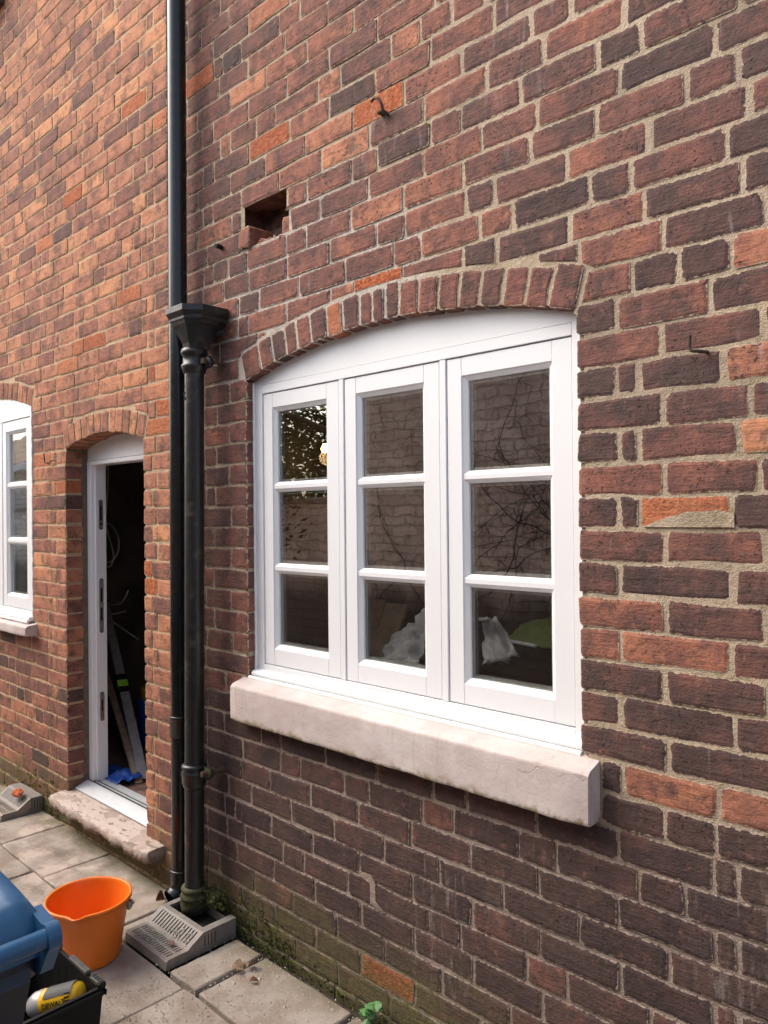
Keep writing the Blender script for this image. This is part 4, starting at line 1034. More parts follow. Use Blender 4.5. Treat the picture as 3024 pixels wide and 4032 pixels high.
# ================================================================== GULLY COVERS
def gully(name, x0, x1, yb, yfr, hb, hf, label, notch, group):
    r = empty(name, ((x0+x1)/2, (yb+yfr)/2, 0), label, 'drain cover', group); O = r.location
    w = x1-x0; ys, yt = yfr+.085, yfr+.150            # slope foot and slope top
    mb = MB()
    def q(pts): mb.add([tuple(Vector(p)-O) for p in pts], [tuple(range(len(pts)))])
    def strip_slots(ya, za, yc, zc_, n, xa, xb, sw, ta, tb):
        """panel xa..xb between (ya,za) and (yc,zc_) with n slots open from ta to tb along it"""
        def pt(x, t): return (x, ya+(yc-ya)*t, za+(zc_-za)*t)
        pitch = (xb-xa)/n
        q([pt(xa, 0), pt(xb, 0), pt(xb, ta), pt(xa, ta)]); q([pt(xa, tb), pt(xb, tb), pt(xb, 1), pt(xa, 1)])
        for i in range(n):
            s0 = xa+pitch*(i+.5)-sw/2; s1 = s0+sw
            q([pt(xa+pitch*i, ta), pt(s0, ta), pt(s0, tb), pt(xa+pitch*i, tb)]); q([pt(s1, ta), pt(xa+pitch*(i+1), ta), pt(xa+pitch*(i+1), tb), pt(s1, tb)])
            for sx, fl in ((s0, 0), (s1, 1)):
                a, b = pt(sx, ta), pt(sx, tb); a2, b2 = (a[0], a[1]+.002, a[2]-.010), (b[0], b[1]+.002, b[2]-.010)
                q([a, b, b2, a2] if fl else [a, a2, b2, b])
    e = .018
    # front flat: two slotted bands
    q([(x0, yfr, 0), (x1, yfr, 0), (x1, yfr+.004, hf-.006), (x0, yfr+.004, hf-.006)]); q([(x0, yfr+.004, hf-.006), (x1, yfr+.004, hf-.006), (x1, yfr+.012, hf), (x0, yfr+.012, hf)])
    for xa, xb in ((x0, x0+e), (x1-e, x1)): q([(xa, yfr+.012, hf), (xb, yfr+.012, hf), (xb, ys, hf), (xa, ys, hf)]); q([(xa, ys, hf), (xb, ys, hf), (xb, yt, hb), (xa, yt, hb)])
    strip_slots(yfr+.012, hf, yfr+.047, hf+.0005, 17, x0+e, x1-e, .0062, .12, .88); strip_slots(yfr+.047, hf+.0005, ys, hf, 17, x0+e, x1-e, .0062, .12, .80)
    strip_slots(ys, hf, yt, hb, 14, x0+e, x1-e, .0068, .18, .88)
    # top with pipe notches
    xs = [x0]
    for a, b in notch: xs += [a, b]
    xs.append(x1); ny = yt+.018
    q([(x0, yt, hb), (x1, yt, hb), (x1, ny, hb), (x0, ny, hb)])
    for i in range(0, len(xs), 2): q([(xs[i], ny, hb), (xs[i+1], ny, hb), (xs[i+1], yb, hb), (xs[i], yb, hb)])
    for a, b in notch:
        for s_ in ((a, ny, a, yb), (b, ny, b, yb), (a, ny, b, ny)): q([(s_[0], s_[1], hb), (s_[2], s_[3], hb), (s_[2], s_[3], hb-.012), (s_[0], s_[1], hb-.012)])
    # ends
    for xx, fl in ((x0, 1), (x1, 0)):
        P = [(xx, yfr, 0), (xx, yb, 0), (xx, yb, hb), (xx, yt, hb), (xx, ys, hf), (xx, yfr+.012, hf), (xx, yfr+.004, hf-.006)]
        q(P[::-1] if fl else P)
    q([(x1, yb, 0), (x0, yb, 0), (x0, yb, hb-.02), (x1, yb, hb-.02)])
    mb.build('cover', 'gully', r)
    sl = MB()
    for i in range(4): sl.box((x1+.0004-O.x, yt+.004+.014*i-O.y, .022), (x1+.0009-O.x, yt+.007+.014*i-O.y, hb-.012))
    sl.build('side_slots', 'dark', r)
    MB().box((x0+.004-O.x, yfr+.006-O.y, -.02), (x1-.004-O.x, yb-.002-O.y, hf-.012)).build('gully_void', 'dark', r)
    return r
gully('drain_cover', -.362, -.078, -.040, -.328, .072, .034, 'grey slotted plastic drain cover under the feet of the black pipes', [(-.338, -.110)], None)
gully('drain_cover', -2.13, -1.838, -.022, -.232, .082, .036, 'grey slotted plastic drain cover below the pink sill, with a red brick lump on it', [], None)

# ================================================================== BUCKET
bk = empty('bucket', (-.362, -.462, 0), 'bright orange plastic bucket with a pouring lip on the paving', 'bucket')
BH, BR0, BR1 = .212, .103, .139
SP = math.radians(-40)     # direction of the pouring lip
def lip(a, i, z):
    d = (a-SP+PI) % (2*PI)-PI; k = math.exp(-(d/.15)**2); t = max(0, (z-.12)/(BH-.12)); return .026*k*t*t
prof = [(0, .004), (BR0-.008, .004), (BR0, 0), (BR0+.001, .006)]+[(BR0+(BR1-BR0)*t, BH*t) for t in (.15, .3, .45, .6, .75, .86, .93)]+[(BR1-.001, BH-.013), (BR1+.006, BH-.014), (BR1+.0075, BH-.004), (BR1+.006, BH), (BR1-.001, BH), (BR1-.0035, BH-.004)]+[(BR0+(BR1-BR0)*t-.0032, BH*t) for t in (.93, .75, .5, .25, .05)]+[(BR0-.006, .008), (0, .008)]
MB().lathe(prof, n=72, fr=lambda a, i, z: lip(a, i, z) if 3 < i < len(prof)-2 else 0).build('shell', 'orange', bk)
ha = math.radians(42)
for sg, a in ((1, ha), (-1, ha+PI)):
    m = MB(); rr = BR1+.004; m.cbox((rr-.004, -.013, BH-.045), (rr+.010, .013, BH-.016), .003); o = m.build('handle_ear', 'steel', bk); o.rotation_euler = (0, 0, a)
hpts = []
for i in range(25):
    t = PI*i/24; d = Vector((math.cos(ha), math.sin(ha), 0)); s_ = Vector((-math.sin(ha), math.cos(ha), 0))
    hpts.append(d*math.cos(t)*(BR1+.012)+s_*(.158*math.sin(t))+Vector((0, 0, BH-.03-.06*math.sin(t))))
MB().tube(hpts, .0024, 8).build('wire_handle', 'steel', bk)
# ================================================================== WHEELIE BIN
bn = empty('wheelie_bin', (.93, -1.53, 0), 'blue wheelie bin with a ribbed lid and round bar handle', 'wheelie bin')
def bin_():
    hx, hy = .285, .285
    def loop(sx, sy, z, c=.04, n=4, ox=0):
        P = []
        for qx, qy, a0 in ((1, 1, 0), (-1, 1, 90), (-1, -1, 180), (1, -1, 270)):
            for i in range(n+1):
                a = math.radians(a0+90*i/n); P.append((ox+qx*(sx-c)+c*math.cos(a), qy*(sy-c)+c*math.sin(a), z))
        return P
    def loft(loops, mat, name, cap0=False, cap1=False):
        n = len(loops[0]); V = [p for l in loops for p in l]; F = [(i*n+k, i*n+(k+1) % n, (i+1)*n+(k+1) % n, (i+1)*n+k) for i in range(len(loops)-1) for k in range(n)]
        m = MB().add(V, F, True)
        if cap0: m.add(loops[0], [tuple(range(n))[::-1]])
        if cap1: m.add(loops[-1], [tuple(range(n))], True)
        return m.build(name, mat, bn)
    loft([loop(.20, .215, .04), loop(.215, .23, .3), loop(.245, .255, .80), loop(.252, .262, .86)], 'binbody', 'body', True)
    loft([loop(.252, .262, .86), loop(.275, .280, .865), loop(.278, .284, .895), loop(.268, .274, .90)], 'binbody', 'rim')
    # lid: shell with a raised border, a dished middle and a back rolled down to the hinge
    n = 24; V = []; F = []
    for i in range(n+1):
        for k in range(n+1):
            u, v = -1+2*i/n, -1+2*k/n; x, y = u*.278, v*.284
            e = max(abs(u), abs(v)); d = 1-e
            z = .925+.022*(1-u*u*.6)                        # gentle crown
            bord = max(0, min(1, (e-.78)/.06)); z += .016*bord*max(0, min(1, d/.05))
            z -= .018*max(0, (abs(e)-.95)/.05)**2
            if abs(abs(v)-.66) < .03 and u < .75: z -= .006
            if u > .80: z -= .018*((u-.80)/.2)**1.5*(1-.8*max(0, min(1, (abs(v)-.72)/.1)))
            V.append((x, y, z))
    F = [(i*(n+1)+k, (i+1)*(n+1)+k, (i+1)*(n+1)+k+1, i*(n+1)+k+1) for i in range(n) for k in range(n)]
    b = len(V); edge = [i*(n+1) for i in range(n+1)]+[n*(n+1)+k for k in range(1, n+1)]+[i*(n+1)+n for i in range(n-1, -1, -1)]+[k for k in range(n-1, 0, -1)]
    V += [(V[i][0]*1.01, V[i][1]*1.01, .892) for i in edge]; q = len(edge)
    F += [(edge[i], b+i, b+(i+1) % q, edge[(i+1) % q]) for i in range(q)]
    lid = MB().add(V, F, True).build('lid', 'binblue', bn)
    for s_ in (-1, 1):
        MB().tube([(-.24, s_*.186, .952), (0, s_*.186, .957), (.20, s_*.186, .948)], .006, 8).build('lid_rib', 'binblue', bn)
    # handle: bar between two moulded cheeks on the hinge side
    MB().tube([(.300, -.262, .920), (.301, -.1, .920), (.301, .1, .920), (.300, .262, .920)], .0115, 20).build('handle_bar', 'binblue', bn)
    for s_ in (-1, 1):
        m = MB(); N = 14
        pr = [(.25, .862), (.285, .872)]+[(.300+.0165*math.cos(a), .920+.0165*math.sin(a)) for a in [math.radians(-60+180*i/N) for i in range(N+1)]]+[(.25, .940)]
        y0, y1 = sorted((s_*.262, s_*.2785)); m.prism([(a, z) for a, z in pr], y0, y1); m.build('handle_cheek', 'binblue', bn)
        w_ = MB().lathe([(0, -.022), (.07, -.022), (.095, -.018), (.1, 0), (.095, .018), (.07, .022), (0, .022)], n=24).build('wheel', 'toolbox', bn); w_.rotation_euler = (PI/2, 0, 0); w_.location = (.20, s_*.235, .10)
    # folded flap between lid and handle
    m = MB(); m.add([(.262, -.25, .905), (.262, .25, .905), (.284, .25, .868), (.284, -.25, .868), (.255, .25, .80), (.255, -.25, .80)], [(0, 1, 2, 3)[::-1], (3, 2, 4, 5)[::-1]]); m.build('hinge_apron', 'binbody', bn)
bin_(); bn.scale = (1, 1, 1.085); bn.location = (.955, -1.536, 0)
# leaf on the lid
def leaf(name, loc, L_, W_, rot, mat, label, curl=.25, lobes=7, group=None):
    n = 16; V = [(0, 0, 0)]; 
    P = []
    for i in range(n+1):
        t = i/n; w_ = W_*math.sin(PI*t**.8)*(1+.18*math.sin(t*lobes*PI*2))
        P.append((t*L_, w_))
    V = []; F = []
    for t, w_ in P:
        for s_ in (-1, -.5, 0, .5, 1): V.append((t-L_/2, s_*w_, curl*L_*(abs(s_)**2)*.5*(w_/W_)+.08*L_*math.sin(t/L_*4)+.001))
    for i in range(n):
        for k in range(4): F.append((i*5+k, i*5+5+k, i*5+6+k, i*5+1+k))
    o = MB().add(V, F, True).build(name, mat); o.location = loc; o.rotation_euler = rot
    s_ = o.modifiers.new('thickness', 'SOLIDIFY'); s_.thickness = .0006
    return tag(o, label, 'leaf', group)
leaf('dead_leaf', (.985, -1.315, 1.046), .085, .026, (.05, -.05, .35), 'leaf', 'curled brown dead leaf lying on the blue bin lid')
# ================================================================== TOOL BOX AND DRILL
tbx = empty('tool_box', (.03, -.925, 0), 'open black plastic tool box without its lid, beside the blue bin', 'tool box')
def toolbox():
    hx, hy, h = .245, .205, .275; t = .010
    m = MB()
    a = [(-hx+.02, -hy+.02, 0), (hx-.02, -hy+.02, 0), (hx-.02, hy-.02, 0), (-hx+.02, hy-.02, 0)]; b = [(-hx, -hy, h), (hx, -hy, h), (hx, hy, h), (-hx, hy, h)]
    c = [(-hx+t, -hy+t, h), (hx-t, -hy+t, h), (hx-t, hy-t, h), (-hx+t, hy-t, h)]; d = [(-hx+.03, -hy+.03, .012), (hx-.03, -hy+.03, .012), (hx-.03, hy-.03, .012), (-hx+.03, hy-.03, .012)]
    V = a+b+c+d; F = [(3, 2, 1, 0), (12, 13, 14, 15)]
    for i in range(4): j = (i+1) % 4; F += [(i, j, 4+j, 4+i), (4+i, 4+j, 8+j, 8+i), (8+i, 8+j, 12+j, 12+i)]
    m.add(V, F); m.build('shell', 'toolbox', tbx)
    r = MB()
    r.cbox((-hx-.008, -hy-.008, h-.022), (hx+.008, -hy, h-.006), .003); r.cbox((-hx-.008, hy, h-.022), (hx+.008, hy+.008, h-.006), .003); r.cbox((hx, -hy, h-.022), (hx+.008, hy, h-.006), .003); r.cbox((-hx-.008, -hy, h-.022), (-hx, hy, h-.006), .003)
    r.build('rim', 'toolbox', tbx)
    for xa, xb in ((.055, .165), (-.13, -.02), (.19, .235)):
        MB().cbox((xa, hy-.012, h-.002), (xb, hy+.006, h+.012), .003).build('lid_catch', 'rubber', tbx)
    for i in range(3): MB().box((.195+.013*i, hy-.008, h+.0118), (.201+.013*i, hy+.004, h+.0135)).build('catch_slot', 'dark', tbx)
    MB().cbox((hx-.014, hy-.014, h-.004), (hx+.006, hy+.007, h+.014), .004).build('corner_post', 'toolbox', tbx)
toolbox()
dr = empty('cordless_drill', (.07, -.83, .20), 'yellow and grey cordless drill lying in the black tool box', 'drill')
def drill():
    k = 24
    MB().lathe([(0, .115), (.020, .115), (.031, .108), (.035, .095), (.035, .015), (.034, 0)], n=k).build('motor_housing', 'yellow', dr)
    MB().lathe([(.034, .0), (.036, -.003), (.034, -.03), (.026, -.045), (.02, -.048)], n=k).build('gearbox', 'silver', dr)
    MB().lathe([(.020, -.048), (.022, -.052), (.021, -.082), (.013, -.098), (0, -.099)], n=k).build('chuck', 'toolbox', dr)
    g = MB(); N = 8
    V = [((.0362)*math.cos(a), (.0362)*math.sin(a), z) for z in (.018, .05, .085, .108) for a in [math.radians(48+105*i/N) for i in range(N+1)]]
    g.add(V, [(i*(N+1)+j, i*(N+1)+j+1, (i+1)*(N+1)+j+1, (i+1)*(N+1)+j) for i in range(3) for j in range(N)], True); g.build('rubber_top', 'rubber', dr)
    for i in range(4):
        a = math.radians(150+i*14); MB().box((.0345*math.cos(a)-.002, .0345*math.sin(a)-.002, .088), (.0365*math.cos(a)+.001, .0365*math.sin(a)+.001, .106)).build('vent', 'dark', dr)
    MB().cbox((-.02, -.15, .02), (.02, -.02, .062), .008).build('grip', 'rubber', dr)
    MB().cbox((-.036, -.205, -.005), (.036, -.15, .085), .006).build('battery', 'toolbox', dr)
    cu = bpy.data.curves.new('lettering', 'FONT'); cu.body = 'DEWALT'; cu.size = .019; cu.extrude = .0004; cu.align_x = 'CENTER'; cu.align_y = 'CENTER'
    tmp = bpy.data.objects.new('tmp', cu); COL.objects.link(tmp); dg = bpy.context.evaluated_depsgraph_get(); me = bpy.data.meshes.new_from_object(tmp.evaluated_get(dg)); bpy.data.objects.remove(tmp)
    o = link('lettering', me, 'dark', dr); a = math.radians(180)
    o.location = (.0356*math.cos(a), .0356*math.sin(a), .052)
    ex, ny = Vector((0, 0, 1)), Vector((math.cos(a), math.sin(a), 0)); ey = ny.cross(ex)
    o.rotation_euler = Matrix((ex, ey, ny)).transposed().to_euler()
drill()
dz_ = Vector((.70, .42, .30)).normalized(); dx_ = Vector((.62, -.70, .22)); dx_ = (dx_-dz_*dx_.dot(dz_)).normalized(); dy_ = dz_.cross(dx_)
dx_ = -dx_; dy_ = dz_.cross(dx_)
dr.rotation_euler = Matrix((dx_, dy_, dz_)).transposed().to_euler(); dr.location = (.135, -.815, .215)
b2 = empty('tool_battery', (-.01, -.90, .175), 'yellow topped battery pack lying beside the drill in the tool box', 'battery')
MB().cbox((-.04, -.035, 0), (.04, .035, .04), .005).build('case', 'toolbox', b2); MB().cbox((-.039, -.034, .040), (.039, .034, .054), .005).build('top', 'yellow', b2); MB().lathe([(.016, .054), (.014, .056), (0, .0565)], n=16).build('release_button', 'rubber', b2)
b2.rotation_euler = (.35, .25, .3)

# ================================================================== SMALL THINGS
def lump(name, loc, s, mat, label, cat, seed=1):
    V = []; F = []; n = 8
    for i in range(n+1):
        for k in range(n*2):
            a, b = PI*i/n, 2*PI*k/(n*2); v = Vector((math.sin(a)*math.cos(b), math.sin(a)*math.sin(b), math.cos(a)))
            q = 1+.35*noise.noise(v*1.7+Vector((seed, 0, 0)))
            V.append((v.x*s[0]*q, v.y*s[1]*q, v.z*s[2]*q+s[2]*.8))
    m = n*2; F = [(i*m+k, (i+1)*m+k, (i+1)*m+(k+1) % m, i*m+(k+1) % m) for i in range(n) for k in range(m)]
    o = MB().add(V, F).build(name, mat); o.location = loc; return tag(o, label, cat)
lump('brick_lump', (-1.925, -.115, .082), (.038, .026, .020), 'redfrag', 'broken red brick lump lying on the drain cover', 'brick lump')
def hooky(name, pts, r, label, cat, mat='rust'):
    P = [Vector(p) for p in pts]; o = MB().tube(P, r, 8).build(name, mat, None, tuple(P[0])); return tag(o, label, cat)
hooky('bent_hook', [(.692, .02, 2.752), (.690, -.022, 2.756), (.690, -.030, 2.775), (.683, -.034, 2.795), (.664, -.036, 2.803), (.652, -.036, 2.796)], .0045, 'bent rusty iron hook sticking out of the wall by a raw orange brick', 'hook')
tag(MB().cbox((.660, -.022, 2.762), (.684, .01, 2.771), .002).build('iron_peg', 'rust'), 'short iron peg just below the bent hook', 'peg')
hooky('bent_nail', [(1.632, .02, 1.893), (1.628, -.028, 1.889), (1.610, -.034, 1.892), (1.604, -.034, 1.900), (1.606, -.034, 1.926)], .0040, 'bent rusty nail turned upwards in the joint right of the window', 'nail')
hooky('wall_staple', [(-1.77, .0, 1.836), (-1.755, -.03, 1.834), (-1.75, -.034, 1.845), (-1.755, -.036, 1.885)], .003, 'thin wire staple in the pier between the small window and the doorway', 'staple')
hooky('wall_staple', [(-1.752, -.03, 1.834), (-1.70, -.036, 1.826), (-1.672, -.03, 1.840), (-1.665, .0, 1.842)], .003, 'flat wire loop beside the thin staple on the brick pier', 'staple')
hooky('iron_peg', [(-.19, .02, 2.572), (-.182, -.02, 2.571), (-.180, -.034, 2.570)], .009, 'stub of an iron peg left of the hole in the brickwork', 'peg', 'dark')
# weed at the foot of the wall
wd = empty('weed', (.615, -.028, -.02), 'small green weed with rounded leaves growing between slab and wall', 'weed')
random.seed(21)
for i in range(9):
    a = random.uniform(0, 2*PI); h = random.uniform(.03, .085); d = Vector((math.cos(a)*.03*random.uniform(.4, 1.2)-.005, -abs(math.sin(a))*.035, h))
    MB().tube([(0, 0, 0), tuple(d*.5+Vector((0, 0, .012))), tuple(d)], .0013, 5).build('stem', 'weedstem', wd)
    n = 12; s_ = random.uniform(.011, .020); V = [(0, 0, .004)]+[(s_*math.cos(2*PI*k/n)*(1-.25*(k == 0)), s_*.85*math.sin(2*PI*k/n), .003*math.sin(4*PI*k/n)) for k in range(n)]
    o = MB().add(V, [(0, 1+k, 1+(k+1) % n) for k in range(n)], True).build('leaf', 'weed', wd); o.location = d; o.rotation_euler = (random.uniform(-.2, .9), random.uniform(-.5, .5), a)
# dead leaves in the slab joint, each one its own thing
leaf('dead_leaf', (.112, -.165, .018), .045, .020, (.3, .2, .6), 'dryleaf', 'shrivelled pale dead leaf in the open slab joint', .6)
leaf('dead_leaf', (.128, -.128, .016), .040, .016, (-.4, .3, 2.0), 'dryleaf', 'small crumpled dead leaf against the one in the open slab joint', .7)
leaf('dead_leaf', (.20, -.165, .010), .030, .010, (.1, .1, 1.1), 'leaf', 'tiny orange brown leaf lying alone on the slab by the wall', .5)
leaf('dead_leaf', (-.505, -.10, .012), .06, .022, (.5, .3, 1.9), 'leaf', 'dark curled leaf at the foot of the wall under the step end', .8)
leaf('dead_leaf', (-.145, -.262, .040), .022, .008, (.2, .1, .4), 'leaf', 'small dark leaf fragment on the drain cover', .5)
# grit on the paving: nobody could count it
random.seed(5); gm = MB()
for i in range(1500):
    if i < 900: x, y = random.uniform(-.1, .62), random.uniform(-.6, -.04)
    else: x, y = random.uniform(-1.9, .3), random.uniform(-.9, -.05)
    s_ = random.uniform(.0008, .0026)*(2 if random.random() < .04 else 1); z = .004+ (.008 if -.05 < x < .09 and y > -.32 else .002)
    gm.add([(x-s_, y-s_, z-.001), (x+s_*1.2, y-s_*.8, z-.001), (x, y+s_*1.3, z-.001), (x+s_*.2, y, z+s_*1.1)], [(0, 1, 3), (1, 2, 3), (2, 0, 3)])
for i in range(160):
    y = random.uniform(-.325, -.2); x = random.uniform(-.33, -.10); s_ = random.uniform(.001, .003); z = .0345 if y < -.243 else .0345+(y+.243)/.065*.044
    if y > -.25: x = random.uniform(-.22, -.10)
    gm.add([(x-s_, y-s_, z), (x+s_*1.2, y-s_*.8, z), (x, y+s_*1.3, z), (x+s_*.2, y, z+s_*1.2)], [(0, 1, 3), (1, 2, 3), (2, 0, 3)])
tag(gm.build('grit', 'grit'), 'pale grit and mortar crumbs scattered over the paving', 'grit', None, 'stuff')
# moss along the foot of the wall
mm = MB()
def tuft(x, y, z, r):
    for _ in range(5):
        a = random.uniform(0, 2*PI); b = random.uniform(.2, 1.3); l = r*random.uniform(.7, 1.6); d = Vector((math.cos(a)*math.cos(b), -abs(math.sin(a)*math.cos(b)), math.sin(b)))*l; p = Vector((x, y, z)); q = d.orthogonal().normalized()*l*.3
        mm.add([p-q, p+q, p+d], [(0, 1, 2)])
for i in range(620):
    x = random.uniform(-.2, .2) if random.random() < .55 else random.uniform(-.55, .75)
    k = max(0, 1-abs(x-.0)/.35); z = random.uniform(-.03, .03+.17*k)*random.random()
    tuft(x, -.004-.03*random.random()*(z < .02), z, random.uniform(.004, .010))
for i in range(350):
    x = random.uniform(-2.2, -1.62) ; tuft(x, L-.004, random.uniform(0, .22)*random.random(), random.uniform(.004, .010))
for i in range(120): tuft(random.uniform(-.22, -.12), -.075+random.uniform(-.02, .05), random.uniform(.08, .15), random.uniform(.004, .009))
tag(mm.build('moss', 'moss'), 'green moss along the foot of the brick walls', 'moss', None, 'stuff')

# ================================================================== ROOM CONTENTS
tb_ = empty('work_table', (.95, .62, .124), 'dark wooden table inside the room below the window', 'table')
MB().cbox((-.75, -.36, .78), (.75, .36, .82), .004).build('table_top', 'darkwood', tb_)
for sx in (-1, 1):
    for sy in (-1, 1): MB().cbox((sx*.68-.03, sy*.30-.03, 0), (sx*.68+.03, sy*.30+.03, .78), .004).build('leg', 'darkwood', tb_)
def drape(name, V2, label, cat, mat, amp, seed):
    n, m = 18, 14; V = []; F = []
    a, b, c, d = [Vector(v) for v in V2]
    for i in range(n+1):
        for k in range(m+1):
            u, v = i/n, k/m; p = (a*(1-u)+b*u)*(1-v)+(d*(1-u)+c*u)*v
            w_ = noise.noise(Vector((u*4+seed, v*4, 0)))+.5*noise.noise(Vector((u*9+seed, v*9, 3)))
            V.append(p+Vector((0, -amp*w_, amp*.6*w_)))
    F = [(i*(m+1)+k, (i+1)*(m+1)+k, (i+1)*(m+1)+k+1, i*(m+1)+k+1) for i in range(n) for k in range(m)]
    o = MB().add(V, F, True).build(name, mat, None, tuple(a)); s_ = o.modifiers.new('thickness', 'SOLIDIFY'); s_.thickness = .002; return tag(o, label, cat)
drape('white_sheet', [at_y(1905, 2440, .34), at_y(1962, 2432, .36), at_y(2045, 2590, .30), at_y(1900, 2620, .26)], 'white crumpled sheet hanging over the table behind the right pane', 'sheet', 'paper', .03, 2)
drape('white_sheet', [at_y(1540, 2510, .40), at_y(1690, 2400, .44), at_y(1660, 2640, .30), at_y(1480, 2625, .30)], 'white crumpled sheet behind the lower middle pane', 'sheet', 'paper', .04, 8)
drape('green_cloth', [at_y(1985, 2530, .40), at_y(2060, 2455, .62), at_y(2200, 2425, .66), at_y(2195, 2560, .36)], 'dull green cloth spread on the table inside the room', 'cloth', 'greencloth', .02, 5)
rl = at_y(1890, 2440, .30); tag(MB().lathe([(.012, 0), (.03, 0), (.034, .002), (.034, .004), (.012, .006), (.012, 0)], n=24).build('paper_roll', 'paper', None, None), 'end of a white paper roll lying above the crumpled sheet', 'roll').location = rl
tag(MB().tube([at_y(2010, 2524, .33), at_y(2110, 2545, .33)], .006, 8).build('white_tube', 'paper'), 'thin white tube lying on the green cloth', 'tube')
for i, (a, b, lab) in enumerate((((1490, 2600), (1560, 2400), 'broad pale timber plank leaning behind the lower middle pane'), ((1440, 2560), (1490, 2380), 'narrow pale timber plank leaning behind the broad one'))):
    p0, p1 = at_y(*a, .46+.1*i), at_y(*b, .60+.1*i); d = p1-p0; p0 = p0-d*1.6; bar_between('timber_plank', p0, p1+d*.1, .10-.04*i, .02, 'timber', lab, 'plank')
bp = at_y(1279, 1765, .62)
lbulb = empty('light_bulb', bp, 'lit warm light bulb hanging inside the room behind the left casement', 'light bulb')
MB().lathe([(0, -.035), (.016, -.031), (.026, -.020), (.029, -.006), (.026, .008), (.018, .022), (.013, .034)], n=20).build('bulb', 'bulb', lbulb); MB().lathe([(.013, .034), (.014, .036), (.014, .06), (0, .062)], n=16).build('lamp_holder', 'dark', lbulb); MB().tube([(0, 0, .06), (0, 0, (2.6-bp.z)/.62)], .004, 6).build('flex', 'dark', lbulb)
lbulb.scale = (.62, .62, .62)
bl_ = bpy.data.lights.new('bulb_light', 'POINT'); bl_.energy = .25; bl_.color = (1, .62, .3); bl_.shadow_soft_size = .03
bo = bpy.data.objects.new('bulb_light', bl_); COL.objects.link(bo); bo.parent = lbulb; bo.location = (0, 0, -.07)

# ================================================================== ACROSS THE YARD (seen in the panes)
GY = -2.8
gw = empty('garden_wall', (2, GY, 0), 'tall limewashed brick wall with bare creeper facing the house across the yard', 'wall')
def gwall(root, x0, x1, h, y=GY, th=.23):
    m = MB(); n = int((x1-x0)/.1)
    V = [(x0+(x1-x0)*i/n, y+.006*noise.noise(Vector((i*.6, k*.6, 0))), -.1+(h+.1)*k/40) for k in range(41) for i in range(n+1)]
    m.add(V, [(k*(n+1)+i, (k+1)*(n+1)+i, (k+1)*(n+1)+i+1, k*(n+1)+i+1) for k in range(40) for i in range(n)], True)
    m.box((x0, y-th, -.1), (x1, y-.012, h)); m.box((x0, y-.012, h-.02), (x1, y, h-.0005))
    o = m.build('wall', 'gwall', root); o.location = -root.location
    c = MB()
    k = max(2, int((x1-x0)/.6))
    for i in range(k): c.cbox((x0+(x1-x0)*i/k+.003, y-th-.03, h), (x0+(x1-x0)*(i+1)/k-.003, y+.03, h+.06), .008)
    o = c.build('coping', 'slab', root); o.location = -root.location
gwall(gw, -2.75, 6.5, 2.8)
gl = empty('garden_wall', (-6, GY, 0), 'low limewashed garden wall below the trees across the yard', 'wall'); gwall(gl, -12, -2.76, 1.66)
cr = empty('creeper', (0, GY, 0), 'bare creeper stems climbing the tall limewashed wall', 'creeper')
random.seed(3)
for s_ in range(46):
    x = random.uniform(-2.7, 4.5); z = random.uniform(-.05, 1.2) if s_ % 2 else 0; pts = [(x, GY+.012, z)]; a = random.uniform(.9, 2.2)
    for i in range(26):
        a += random.gauss(0, .35); a = min(max(a, .1), 3.0); z += .11*math.sin(a); x += .11*math.cos(a); pts.append((x, GY+.016+.01*random.random(), z))
        if z > 3.0 or x < -2.7: break
    m = MB(); m.tube(pts, .004, 5, rf=[.0045*(1-i/len(pts)*.7) for i in range(len(pts))])
    for i in range(2, len(pts), 1):
        p = Vector(pts[i]); b = random.uniform(0, 2*PI); q = [p]
        for _ in range(6): b += random.gauss(0, .8); p = p+Vector((math.cos(b), 0, math.sin(b)))*.035; q.append(Vector((p.x, GY+.012+.008*random.random(), p.z)))
        m.tube(q, .0019, 4, cap=False)
    o = m.build('stem', 'vine', cr); o.location = -cr.location
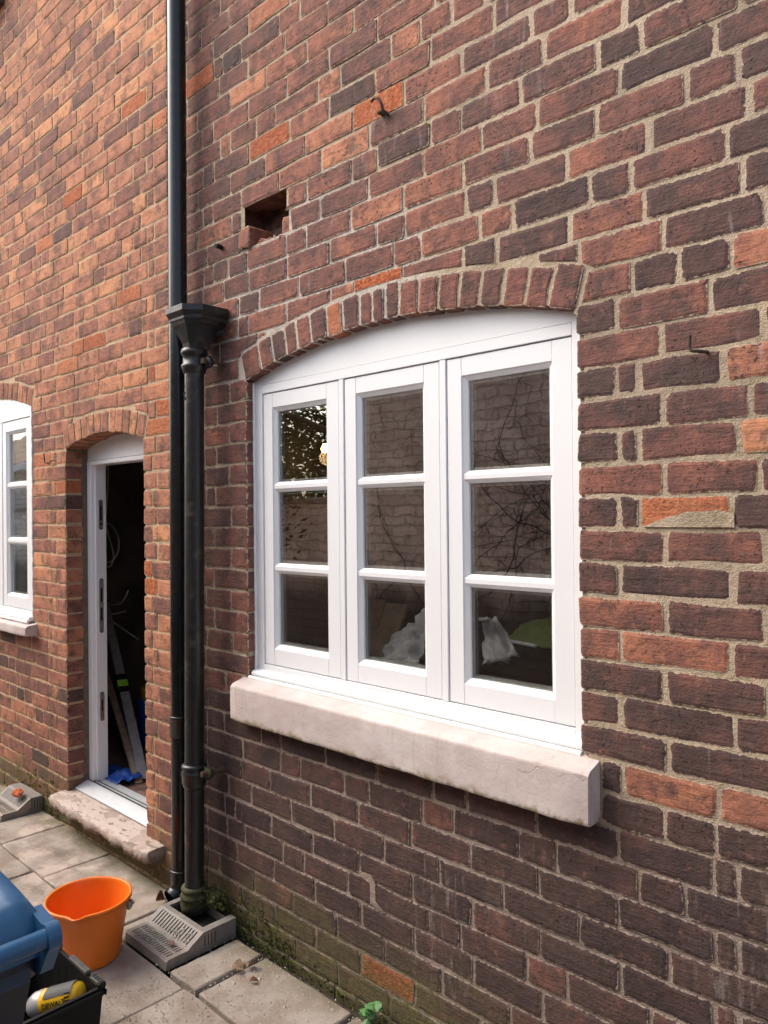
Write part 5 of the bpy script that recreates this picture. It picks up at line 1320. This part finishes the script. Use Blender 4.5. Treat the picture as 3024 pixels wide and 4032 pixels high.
def tree(loc, H, R, n, label, seed):
    random.seed(seed); r = empty('tree', loc, label, 'tree', 'trees across the yard')
    tk = MB(); tk.tube([(0, 0, -.1), (.05, .03, H*.3), (-.03, .05, H*.6), (.02, 0, H*.9)], .1, 10, rf=[.14, .11, .07, .02])
    tips = []
    for i in range(16):
        z = H*random.uniform(.25, .85); a = random.uniform(0, 2*PI); l = R*random.uniform(.6, 1.05); e = Vector((math.cos(a)*l, math.sin(a)*l, z+l*random.uniform(.1, .6))); mid = e*.5+Vector((0, 0, z*.5+.1))
        tk.tube([(0, 0, z), mid, e], .03, 6, rf=[.04, .025, .008]); tips += [mid, e, (mid+e)/2, e+Vector((0, 0, .3))]
    tk.build('trunk', 'bark', r)
    V = []; F = []
    for i in range(n):
        c = random.choice(tips); p = c+Vector((random.gauss(0, .28), random.gauss(0, .28), random.gauss(0, .24)))
        d = Vector((random.gauss(0, 1), random.gauss(0, 1), random.gauss(0, .7))).normalized(); q = d.orthogonal().normalized(); l = random.uniform(.04, .09); b = len(V)
        V += [p, p+d*l*.5+q*l*.3, p+d*l, p+d*l*.5-q*l*.3]; F.append((b, b+1, b+2, b+3))
    MB().add(V, F).build('crown', 'foliage', r)
tree((-3.7, -3.7, 0), 3.4, 1.25, 15000, 'leafy evergreen tree standing just beyond the end of the tall garden wall', 11)
tree((-5.6, -4.3, 0), 3.8, 1.5, 12000, 'second taller evergreen tree further along behind the low garden wall', 12)
ob = empty('outbuilding', (-10, -3.6, 0), 'outbuilding with a tiled roof and white gutter board beyond the low garden wall', 'outbuilding')
m = MB().box((-13, -6, 0), (-7.2, -3.1, 2.35)); o = m.build('wall', 'gwall', ob); o.location = -ob.location
for k in range(14):
    y0 = -2.95-.22*k; z0 = 2.42+.13*k
    for i in range(22):
        o = MB().box((-13.2+.28*i, y0-.24, z0+.115), (-13.2+.28*i+.272, y0, z0)).build('roof_tile', 'rooftile', ob) if False else None
rt = MB()
for k in range(14):
    y0 = -2.95-.22*k; z0 = 2.42+.13*k
    for i in range(22):
        x0 = -13.2+.28*i+(.14 if k % 2 else 0); rt.add([(x0, y0, z0), (x0+.272, y0, z0), (x0+.272, y0-.25, z0+.15), (x0, y0-.25, z0+.15), (x0, y0, z0-.02), (x0+.272, y0, z0-.02)], [(0, 1, 2, 3), (4, 5, 1, 0)])
o = rt.build('roof', 'rooftile', ob); o.location = -ob.location
o = MB().cbox((-13.2, -2.97, 2.28), (-7.0, -2.93, 2.40), .005).build('gutter_board', 'white', ob); o.location = -ob.location
